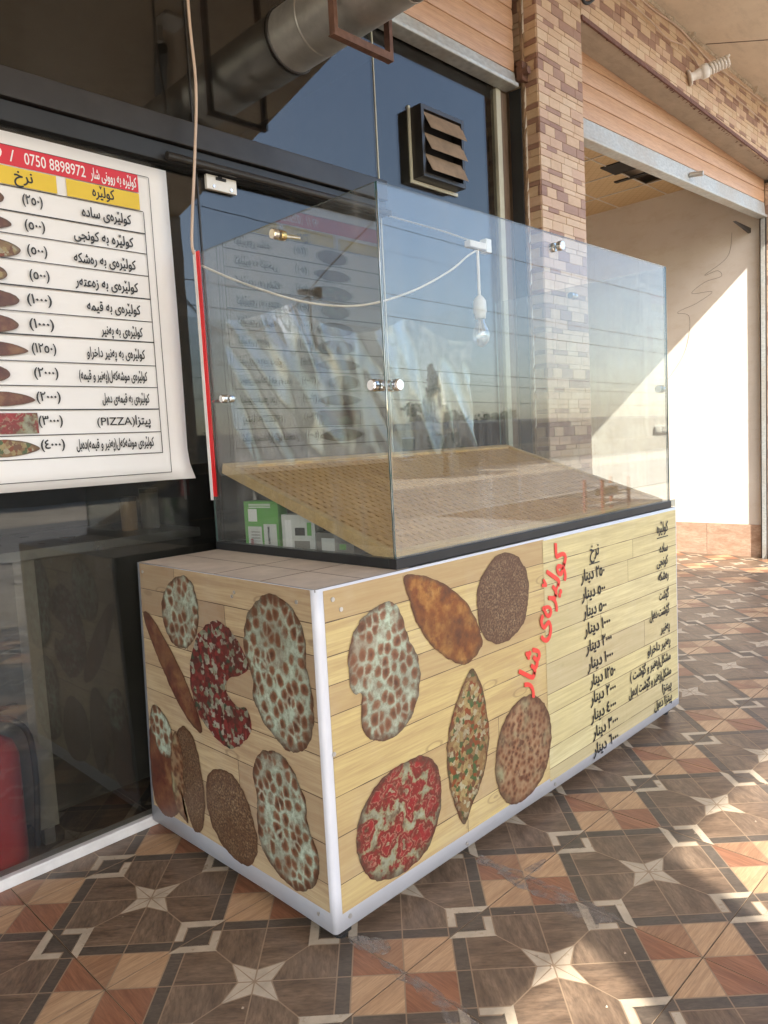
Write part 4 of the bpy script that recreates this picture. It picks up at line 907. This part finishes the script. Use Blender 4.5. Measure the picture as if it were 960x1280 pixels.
FB = dict(
 mint=('mint', [(.268, 1.008), (.17, .975), (.115, .905), (.105, .81), (.125, .755), (.15, .745), (.145, .66), (.165, .61), (.23, .572), (.31, .578), (.375, .622), (.41, .70), (.412, .79), (.37, .87), (.345, .95), (.31, .995)]),
 boat=('boat', [(.365, 1.072), (.385, .985), (.41, .915), (.47, .83), (.56, .755), (.64, .715), (.70, .722), (.752, .76), (.735, .83), (.68, .92), (.59, .995), (.47, 1.055)]),
 seed=('seed', [(.89, 1.072), (.80, 1.035), (.74, .965), (.735, .86), (.765, .785), (.845, .742), (.94, .745), (1.02, .79), (1.055, .88), (1.05, .97), (.99, 1.045)]),
 pizza=('pizza', [(.40, .468), (.28, .47), (.19, .445), (.12, .38), (.095, .28), (.13, .18), (.20, .13), (.30, .112), (.40, .135), (.455, .19), (.49, .27), (.492, .36), (.46, .43)]),
 spinach=('spinach', [(.675, .685), (.60, .60), (.545, .50), (.53, .38), (.555, .25), (.605, .143), (.65, .19), (.72, .27), (.765, .38), (.765, .50), (.745, .60), (.71, .665)]),
 mince=('mince', [(.99, .495), (.90, .465), (.83, .39), (.80, .28), (.82, .18), (.875, .115), (.96, .09), (1.06, .105), (1.13, .155), (1.175, .24), (1.18, .34), (1.13, .435), (1.06, .485)]))
for k, (kk, ol) in FB.items(): bread(co, ol, fpl, M['b_'+kk], .0032)
def sp(a, b, l): return spl(a, b, l)
SB = [('mint', [(.735, 1.072), (.82, 1.03), (.875, .95), (.86, .86), (.80, .805), (.72, .81), (.655, .86), (.625, .945), (.64, 1.03), (.68, 1.068)]),
 ('boatdark', [(1.015, .905), (.955, .89), (.86, .81), (.77, .72), (.69, .61), (.655, .52), (.70, .515), (.78, .565), (.87, .66), (.96, .78), (1.01, .86)]),
 ('mixed', [(.53, .935), (.63, .88), (.69, .79), (.71, .68), (.68, .59), (.60, .53), (.50, .50), (.42, .53), (.355, .60), (.375, .665), (.43, .66), (.49, .705), (.46, .75), (.40, .77), (.345, .81), (.39, .88), (.46, .925)]),
 ('mint', [(.20, 1.062), (.28, 1.03), (.345, .96), (.365, .86), (.33, .78), (.33, .70), (.27, .63), (.17, .578), (.09, .60), (.04, .67), (.03, .76), (.05, .86), (.05, .95), (.10, 1.03)]),
 ('boatdark', [(1.03, .41), (.985, .475), (.90, .44), (.84, .35), (.83, .22), (.86, .14), (.94, .10), (1.0, .12), (1.03, .2)]),
 ('mint', [(.985, .54), (.925, .53), (.87, .475), (.86, .405), (.90, .35), (.955, .36), (1.005, .415), (1.02, .48)]),
 ('mince', [(.84, .47), (.80, .42), (.80, .3), (.815, .18), (.79, .13), (.86, .16), (.885, .27), (.875, .40)]),
 ('seed', [(.79, .505), (.84, .44), (.845, .32), (.80, .20), (.755, .115), (.70, .14), (.67, .25), (.68, .37), (.71, .465), (.75, .50)]),
 ('seed', [(.56, .408), (.63, .37), (.66, .285), (.64, .19), (.57, .12), (.48, .098), (.40, .125), (.365, .21), (.39, .31), (.44, .38), (.50, .41)]),
 ('mint', [(.27, .552), (.33, .52), (.365, .45), (.35, .37), (.36, .27), (.33, .19), (.24, .135), (.15, .13), (.07, .19), (.05, .28), (.09, .36), (.10, .45), (.16, .53), (.21, .555)])]
for i, (kk, ol) in enumerate(SB):
    bread(co, ol, sp, M['b_'+kk], .0030+.0008*(i in (5, 6, 7))+.0008*(i == 6))
yt = -.0095
text('کولێرەی شار', co, M['redtext'], (1.345, yt, 1.005), Vector((.52, 0, .854)), Vector((-.854, 0, .52)), .155, 'R', .60, .028)
text('نرخ', co, M['ink'], (1.60, yt, .965), X, Z, .075, 'R', .075, .02); obj('printed_rule', MB().quad((1.515, yt, .930), (1.605, yt, .930), (1.605, yt, .935), (1.515, yt, .935)), M['ink'], co)
text('کولێرە', co, M['ink'], (2.30, yt, .985), X, Z, .07, 'R', .125, .02); obj('printed_rule', MB().quad((2.175, yt, .957), (2.30, yt, .957), (2.30, yt, .962), (2.175, yt, .962)), M['ink'], co)
pr = [('٢٥٠ دینار', 1.645, .862), ('٥٠٠ دینار', 1.648, .782), ('٥٠٠ دینار', 1.656, .697), ('١٠٠٠ دینار', 1.686, .615), ('٢٠٠٠ دینار', 1.696, .530), ('١٠٠٠ دینار', 1.705, .446), ('١٢٥٠ دینار', 1.722, .363), ('٢٠٠٠ دینار', 1.722, .280), ('٤٠٠٠ دینار', 1.722, .200), ('٣٠٠٠ دینار', 1.735, .112), ('٦٠٠٠ دینار', 1.735, .030+.035)]
zr = [.872, .795, .708, .622, .538, .455, .372, .290, .208, .140, .088]
for i, (t_, x_, _) in enumerate(pr): text(t_, co, M['ink'], (x_, yt, .868-.0785*i), X, Z, .07, 'R', .20 if len(t_) < 10 else .225, .026)
nm = [('سادە', .09), ('کونجی', .125), ('ڕەشکە', .115), ('گۆشت', .11), ('گۆشت دەبڵ', .22), ('پەنیر', .105), ('پەنیر داخراو', .255), ('مشکل(پەنیر و گۆشت )', .44), ('مشکل(پەنیر و گۆشت )دەبل', .46), ('پیتزا', .105), ('پیتزا دەبل', .20)]
nz_ = [.885, .820, .745, .648, .568, .482, .400, .322, .245, .172, .106]
for i, (t_, wd) in enumerate(nm): text(t_, co, M['ink'], (2.292+.002*i, yt, nz_[i]), X, Z, .062, 'R', wd, .024)

# ================================================================== GLASS DISPLAY CASE
gx0, gx1, gz0, gz1, gy0, gy1 = .350, 2.375, 1.098, 2.292, .012, 1.045
gc = thing('display_case', 'frameless glass display case standing on the bread counter', 'display case', (1.36, .5, gz0))
fr = MB(); t = .03
fr.box(gx0-.004, gx1+.004, gy0-.006, gy0+t, gz0-.003, gz0+.030).box(gx0-.004, gx0+t, gy0+t, gy1, gz0-.003, gz0+.030).box(gx1-t, gx1+.004, gy0+t, gy1, gz0-.003, gz0+.030).box(gx0+t, gx1-t, gy1-.02, gy1, gz0-.003, gz0+.02)
obj('base_frame', fr, M['alu2'], gc, bevel=.002)
th = .008
def pane(x0, x1, y0, y1, z0, z1, axis):
    mb = MB(); mb.box(x0, x1, y0, y1, z0, z1); mb.mi = [1]*6
    # faces: 0 bottom 1 top 2 front 3 right 4 back 5 left
    for k in ((2, 4) if axis == 'y' else (3, 5)): mb.mi[k] = 0
    return obj('glass_pane', mb, [M['glassbox'], M['glassedge']], gc)
pane(gx0+.001, gx1, gy0, gy0+th, gz0+.031, gz1, 'y')
pane(gx0, gx0+th, gy0+th+.002, gy1, gz0+.031, gz1, 'x')
pane(gx1-th, gx1, gy0+th+.002, gy1, gz0+.031, gz1-.004, 'x')
# clips (chrome discs through the glass)
def disc(c, d, r=.019, brass=False, label=None):
    c = Vector(c); d = Vector(d)
    o = obj('glass_clip', MB().tube([c, c+d*.004, c+d*.020, c+d*.024], [r*.8, r, r, r*.85], 20), M['chrome'], gc, smooth=False)
    obj('clip_back', MB().tube([c-d*.009, c-d*.013, c-d*.03], [r*.85, r, r*.9], 20), M['brass'] if brass else M['chrome'], o)
    return o
disc((.385, gy0, 1.677), (0, -1, 0)); disc((gx0, .060, 1.681), (-1, 0, 0)); disc((1.372, gy0, 2.245), (0, -1, 0))
disc((gx0, .51, 2.245), (-1, 0, 0), .019, True); disc((gx0, .90, 1.704), (-1, 0, 0), .016); disc((gx1-.001, .05, 1.695), (1, 0, 0), .019); disc((gx1-.001, .53, 2.24), (1, 0, 0))
obj('clip_rod', MB().cyl((gx0+.03, .90, 1.704), (gx0+.03, 1.04, 1.704), .008, 12).cyl((gx0+.03, .51, 2.245), (gx0+.10, .51, 2.25), .006, 10), M['chrome'], gc)
# red and white strip on the rear left edge
obj('corner_tape', MB().box(gx0-.004, gx0-.001, 1.012, 1.052, 1.315, 2.298).box(gx0-.004, gx0+.012, 1.052, 1.055, 1.315, 2.298), M['redpaint'], gc)
obj('tape_backing', MB().box(gx0-.0055, gx0-.0042, 1.036, 1.056, 1.300, 2.305), M['whiteink'], gc)
# silicone bead in the front corner
mb = MB(); mb.tube([(gx0+.004+.002*mnoise.noise(Vector((0, 0, z_*9))), gy0+.006, z_) for z_ in [gz0+.03+i*.03 for i in range(39)]], .0045, 6)
obj('silicone_bead', mb, glass('silicone', (.80, .84, .82), 3, .12, .25), gc, smooth=True)
# slatted tray leaning inside
tr = thing('slatted_tray', 'sloping pine lattice tray inside the glass display case', 'tray', (.372, .045, 1.128)); tr.rotation_euler = (math.atan2(.31, .95), 0, 0)
def tl(name, mb, mat, bevel=0):
    me = mb.mesh(name, mat); o = bpy.data.objects.new(name, me); COL.objects.link(o); o.parent = tr
    if bevel: md = o.modifiers.new('b', 'BEVEL'); md.width = bevel; md.segments = 2
    return o
TW, TLN = 1.985, 1.0
tl('frame_rail', MB().box(0, .030, 0, TLN, -.030, .012), M['tray_f'], .002); tl('frame_rail', MB().box(TW-.03, TW, 0, TLN, -.03, .012), M['tray_f'], .002)
tl('frame_rail', MB().box(.030, TW-.03, 0, .03, -.03, .012), M['tray_f'], .002); tl('frame_rail', MB().box(.030, TW-.03, TLN-.04, TLN, -.03, .012), M['tray_f'], .002)
me = MB().box(-.0115, .0115, .03, TLN-.04, -.006, 0).mesh('slat', M['tray_a'])
for i in range(55):
    inst('slat', me, tr, (.030+.035*(i+.5), 0, random.uniform(-.0005, .0005)))
me = MB().box(.03, TW-.03, -.0125, .0125, -.0085, -.0012).mesh('cross_slat', M['tray_a'])
for j in range(20): inst('cross_slat', me, tr, (0, .05+.0465*(j+.4), 0))
tl('tray_lining', MB().box(.03, TW-.03, .03, TLN-.04, -.028, -.024), plain('dark tray underside', (.09, .05, .028), .7))
# lamp bulb on white cord
bl = thing('hanging_bulb', 'clear light bulb in white socket hanging inside the display case', 'light bulb', (1.55, .54, 2.1))
bx, by = 1.545, .54
def PZ(z): return (bx, by, z)
obj('cord', MB().tube([PZ(2.15), PZ(2.26), PZ(2.37)], .007, 8), M['cablewhite'], bl)
obj('socket', MB().tube([PZ(2.16), PZ(2.148), PZ(2.135), PZ(2.085), PZ(2.075), PZ(2.055)], [.012, .022, .030, .032, .027, .026], 18), M['white'], bl, smooth=True)
obj('bulb_glass', MB().tube([PZ(2.055), PZ(2.03), PZ(2.005), PZ(1.975), PZ(1.95), PZ(1.93), PZ(1.922)], [.018, .025, .036, .041, .036, .020, .003], 18, caps=False), M['bulbglass'], bl, smooth=True)
obj('filament', MB().tube([(bx, by, 2.055), (bx+.004, by, 2.01), (bx+.016, by, 2.0), (bx-.012, by, 1.99), (bx-.004, by, 2.04)], .0025, 5), M['whiteink'], bl)
jb = thing('cable_bracket', 'small white bracket box holding the bulb cord over the display case', 'bracket', (bx, by, 2.37))
obj('box_body', MB().box(bx-.075, bx+.045, by-.018, by+.018, 2.372, 2.402), M['cablewhite'], jb, bevel=.003)
obj('clamp', MB().box(bx+.045, bx+.085, by-.02, by+.02, 2.362, 2.425), M['white'], jb, bevel=.003)
obj('stem', MB().tube([(bx, by, 2.40), (bx-.005, by+.2, 2.50), (bx, 1.10, 2.66)], .0035, 8), M['white'], jb)
tag(obj('cable', MB().tube(catmull([(.365, 1.03, 2.245), (.50, .93, 2.17), (.70, .80, 2.095), (.92, .70, 2.085), (1.15, .62, 2.15), (1.35, .56, 2.25), (1.47, .545, 2.33), (bx-.01, by, 2.365)], 8), .0045, 8), M['cablewhite'], loc=(.9, .7, 2.1), smooth=True), 'white cable sagging through the display case to the bulb', 'cable')
# crumpled stretch film hung at the back
mb = MB(); nx_, nz2 = 90, 50; g = []
for j in range(nz2+1):
    for i in range(nx_+1):
        x = .40+(1.60)*i/nx_; z_ = 1.15+.97*j/nz2; v_ = Vector((x*3.5, z_*1.2, 0))
        d = mnoise.noise(v_*1.7)*.035+abs(mnoise.noise(Vector((x*6+z_*2.2, z_*1.3, 3))))*.05+mnoise.noise(Vector((x*18, z_*4, 7)))*.008
        zt = z_-(.10*abs(math.sin(x*4.2)) if j > nz2*.7 else 0)*(j/nz2-.7)/.3
        g.append((x, 1.02-.06+d-.02, zt))
mb.add(g, [(j*(nx_+1)+i, j*(nx_+1)+i+1, (j+1)*(nx_+1)+i+1, (j+1)*(nx_+1)+i) for j in range(nz2) for i in range(nx_)])
tag(obj('plastic_film', mb, M['film'], smooth=True, loc=(1.2, 1.0, 1.15)), 'crumpled clear plastic film hanging at the back of the display case', 'film')
# cartons under the tray
def carton(name, label, c, s, rz, mats, draw):
    t_ = thing(name, label, 'carton', c, 'small cartons under the tray'); t_.rotation_euler = (0, 0, rz)
    w_, d_, h_ = s
    me = MB().box(-w_/2, w_/2, -d_/2, d_/2, 0, h_).mesh('box_body', mats); o = bpy.data.objects.new('box_body', me); COL.objects.link(o); o.parent = t_
    for (nm_, x0, x1, z0, z1, mt) in draw:
        me = MB().add([(-w_/2-.0006, -x0, z0), (-w_/2-.0006, -x1, z0), (-w_/2-.0006, -x1, z1), (-w_/2-.0006, -x0, z1)], [(0, 1, 2, 3)]).mesh(nm_, mt); q = bpy.data.objects.new(nm_, me); COL.objects.link(q); q.parent = t_
carton('lamp_carton', 'green lamp carton under the left end of the tray', (.43, .80, 1.094), (.06, .17, .20), .25, M['green'],
       [('printed_panel', -.07, .0, .02, .10, M['lightcarton']), ('printed_panel', .01, .075, .02, .11, M['lightcarton']), ('printed_panel', -.065, -.02, .12, .17, M['whiteink']), ('printed_panel', .03, .04, .03, .10, M['ink']), ('printed_panel', -.06, -.045, .03, .05, M['redink'])]+[('printed_bar', -.06, .05, .175+.006*q_, .178+.006*q_, M['whiteink']) for q_ in range(3)]+[('printed_bar', -.055, -.01, .028+.012*q_, .032+.012*q_, M['graycab']) for q_ in range(5)])
carton('white_carton', 'white carton with dark symbols beside the green lamp carton', (.46, .61, 1.094), (.06, .15, .15), .3, M['lightcarton'],
       [('printed_panel', -.06, -.03, .02, .13, M['whiteink']), ('printed_panel', -.02, .05, .02, .05, M['graycab']), ('printed_panel', -.015, .03, .07, .10, M['ink']), ('printed_panel', .04, .06, .07, .12, M['green'])])
carton('grey_carton', 'low grey carton nearest the front under the tray', (.46, .40, 1.094), (.06, .17, .09), .2, M['graycab'], [('printed_panel', -.06, .0, .02, .07, M['lightcarton']), ('printed_panel', .02, .05, .03, .05, M['green'])])

# ================================================================== ACROSS THE STREET
def leafball(mb, c, r, n, s, rnd, squash=(1, 1, 1)):
    for _ in range(n):
        d = Vector((rnd.gauss(0, 1), rnd.gauss(0, 1), rnd.gauss(0, 1))).normalized()*r*rnd.random()**.45
        p = Vector(c)+Vector((d.x*squash[0], d.y*squash[1], d.z*squash[2])); a = Vector((rnd.gauss(0, 1), rnd.gauss(0, 1), rnd.gauss(0, 1))).normalized(); b = a.cross(Vector((rnd.gauss(0, 1), rnd.gauss(0, 1), 1))).normalized()
        k = s*rnd.uniform(.6, 1.4); mb.add([p-a*k, p+b*k*.5, p+a*k, p-b*k*.5], [(0, 1, 2, 3)])
def tree(x, y, h, r, label, name='street_tree', nb=9, leaves=240, ls=.09, seed=1, gnd=-.18):
    rnd = random.Random(seed); t = thing(name, label, 'tree', (x, y, gnd))
    tk = MB(); tk.tube([(x, y, gnd), (x+.05, y, gnd+h*.25), (x-.05, y+.05, gnd+h*.55)], [.16, .12, .09], 10); cr = MB()
    for i in range(nb):
        a = i*2.4; rr = r*rnd.uniform(.3, .85); c = (x+math.cos(a)*rr, y+math.sin(a)*rr, gnd+h*rnd.uniform(.55, .95))
        tk.tube([(x-.02, y+.02, gnd+h*rnd.uniform(.35, .55)), ((x+c[0])/2, (y+c[1])/2, (gnd+h*.5+c[2])/2+.1), c], [.06, .04, .012], 6)
        leafball(cr, c, r*rnd.uniform(.35, .55), leaves, ls, rnd, (1, 1, .75))
    obj('trunk', tk, M['bark'], t); obj('crown', cr, M['leaf'], t)
    return t
tree(-3.0, -9.2, 6.9, 1.8, 'leafy street tree behind the camera casting dappled shade', seed=5, nb=9, leaves=45)
tree(1.2, -10.4, 7.0, 1.6, 'second leafy street tree nearer the canopy corner', seed=9, nb=7, leaves=50)
def cypress(x, y, h, r, label, seed):
    rnd = random.Random(seed); t = thing('cypress_tree', label, 'tree', (x, y, -.18), 'cypress trees across the road'); cr = MB()
    for i in range(26):
        f = i/25; c = (x+rnd.uniform(-.1, .1), y+rnd.uniform(-.1, .1), .3+h*f); leafball(cr, c, r*(1-f)**.7+.06, 110, .10, rnd, (1, 1, 1.4))
    obj('trunk', MB().tube([(x, y, -.18), (x, y, h*.6)], [.12, .05], 8), M['bark'], t); obj('crown', cr, M['leafdark'], t)
cypress(29.6, -25.0, 5.2, .95, 'tall narrow cypress beyond the road mirrored in the case glass', 3)
cypress(26.6, -26.5, 3.4, .6, 'short narrow cypress behind the cream house', 4)
hs = thing('cream_house', 'low cream house across the road mirrored in the display glass', 'house', (25, -23, -.18))
obj('wall', MB().box(22.6, 27.3, -25, -21.5, -.18, 2.0), M['creamhouse'], hs); obj('parapet', MB().box(22.5, 27.4, -25.1, -21.4, 2.003, 2.28), M['kerb'], hs)
for x in (23.3, 25.9):
    wn = obj('window', MB().box(x, x+.8, -21.5, -21.46, .7, 1.6), M['alu'], hs); obj('frame', MB().box(x-.06, x+.86, -21.505, -21.47, .62, .698).box(x-.06, x+.86, -21.505, -21.47, 1.602, 1.68), M['white'], wn)
bw = thing('boundary_wall', 'long brown block wall across the road with pale coping', 'wall', (40, -25, -.18))
obj('wall_body', MB().box(27.6, 80, -25.2, -24.9, -.18, 2.35), M['brownwall'], bw); obj('coping', MB().box(27.55, 80, -25.25, -24.85, 2.352, 2.5), M['kerb'], bw)
b3 = thing('boundary_wall', 'long brown block wall across the road left of the cream house', 'wall', (-10, -25, -.18)); obj('wall_body', MB().box(-60, 22.4, -25.2, -24.9, -.18, 2.2), M['brownwall'], b3)
for i, (x, y, h, r) in enumerate(((31.5, -27, 3.9, 1.3), (34.5, -28, 3.4, 1.5), (41, -29, 3.3, 1.6), (25.2, -20.6, 1.9, .8))):
    tree(x, y, h, r, ('bushy tree behind the brown wall next to the cypress', 'broader bushy tree behind the brown wall', 'far bushy tree at the end of the brown wall', 'shrubby dark tree in front of the cream house')[i], 'bushy_tree', 8, 130, .13, 20+i)
rk = thing('roadside_rack', 'low red-ended rack on the pavement, mirrored low in the case glass', 'rack', (11.5, -5.2, 0))
for x in (11.0, 12.0): obj('end_board', MB().box(x-.035, x+.035, -5.4, -5.36, 0, .62).box(x-.035, x+.035, -5.04, -5.0, 0, .62), M['redfaded'], rk)
for z_ in (.12, .30, .48): obj('shelf', MB().box(11.04, 11.96, -5.36, -5.04, z_, z_+.012), M['kerb'], rk)
for k in range(5): obj('canister', MB().cyl((11.15+.17*k, -5.2, .321), (11.15+.17*k, -5.2, .44), .05, 10), M['graycab'], rk)
RANK = ('second highest', 'third highest', 'fourth highest', 'second lowest', 'lowest', 'highest')
for i, (z_, y) in enumerate(((7.6, -17), (6.9, -17.3), (5.1, -17.6), (4.7, -18), (4.0, -18.2), (9.8, -16.6))):
    P = [(x, y, z_-.5+.5*((x-20)/35)**2-.02*x) for x in range(-10, 61, 5)]
    tag(obj('power_line', MB().tube(P, .014, 5), M['rubber'], loc=(20, y, z_)), RANK[i]+' of the six thin black overhead lines mirrored in the case glass', 'power line', 'overhead lines along the road')
for i, x in enumerate((-10, 60)):
    pl_ = thing('utility_pole', ('grey utility pole at the left end of the overhead lines', 'grey utility pole at the far right end of the overhead lines')[i], 'pole', (x, -17.5, -.18), 'utility poles along the road')
    obj('pole_shaft', MB().tube([(x, -17.5, -.18), (x, -17.5, 10.5)], [.16, .09], 12), M['kerb'], pl_); obj('crossarm', MB().box(x-.05, x+.05, -18.4, -16.4, 9.4, 9.5), M['alu'], pl_)
flush_text()
# pieces too small to pick apart in the photograph
SMALL = 'printed_gap screw_head mortar_crumb peeling_sealant mortar_lump cement_smear rivet dark_gap'.split()
for o in bpy.data.objects:
    if o.name.split('.')[0] in SMALL: o['kind'] = 'stuff'
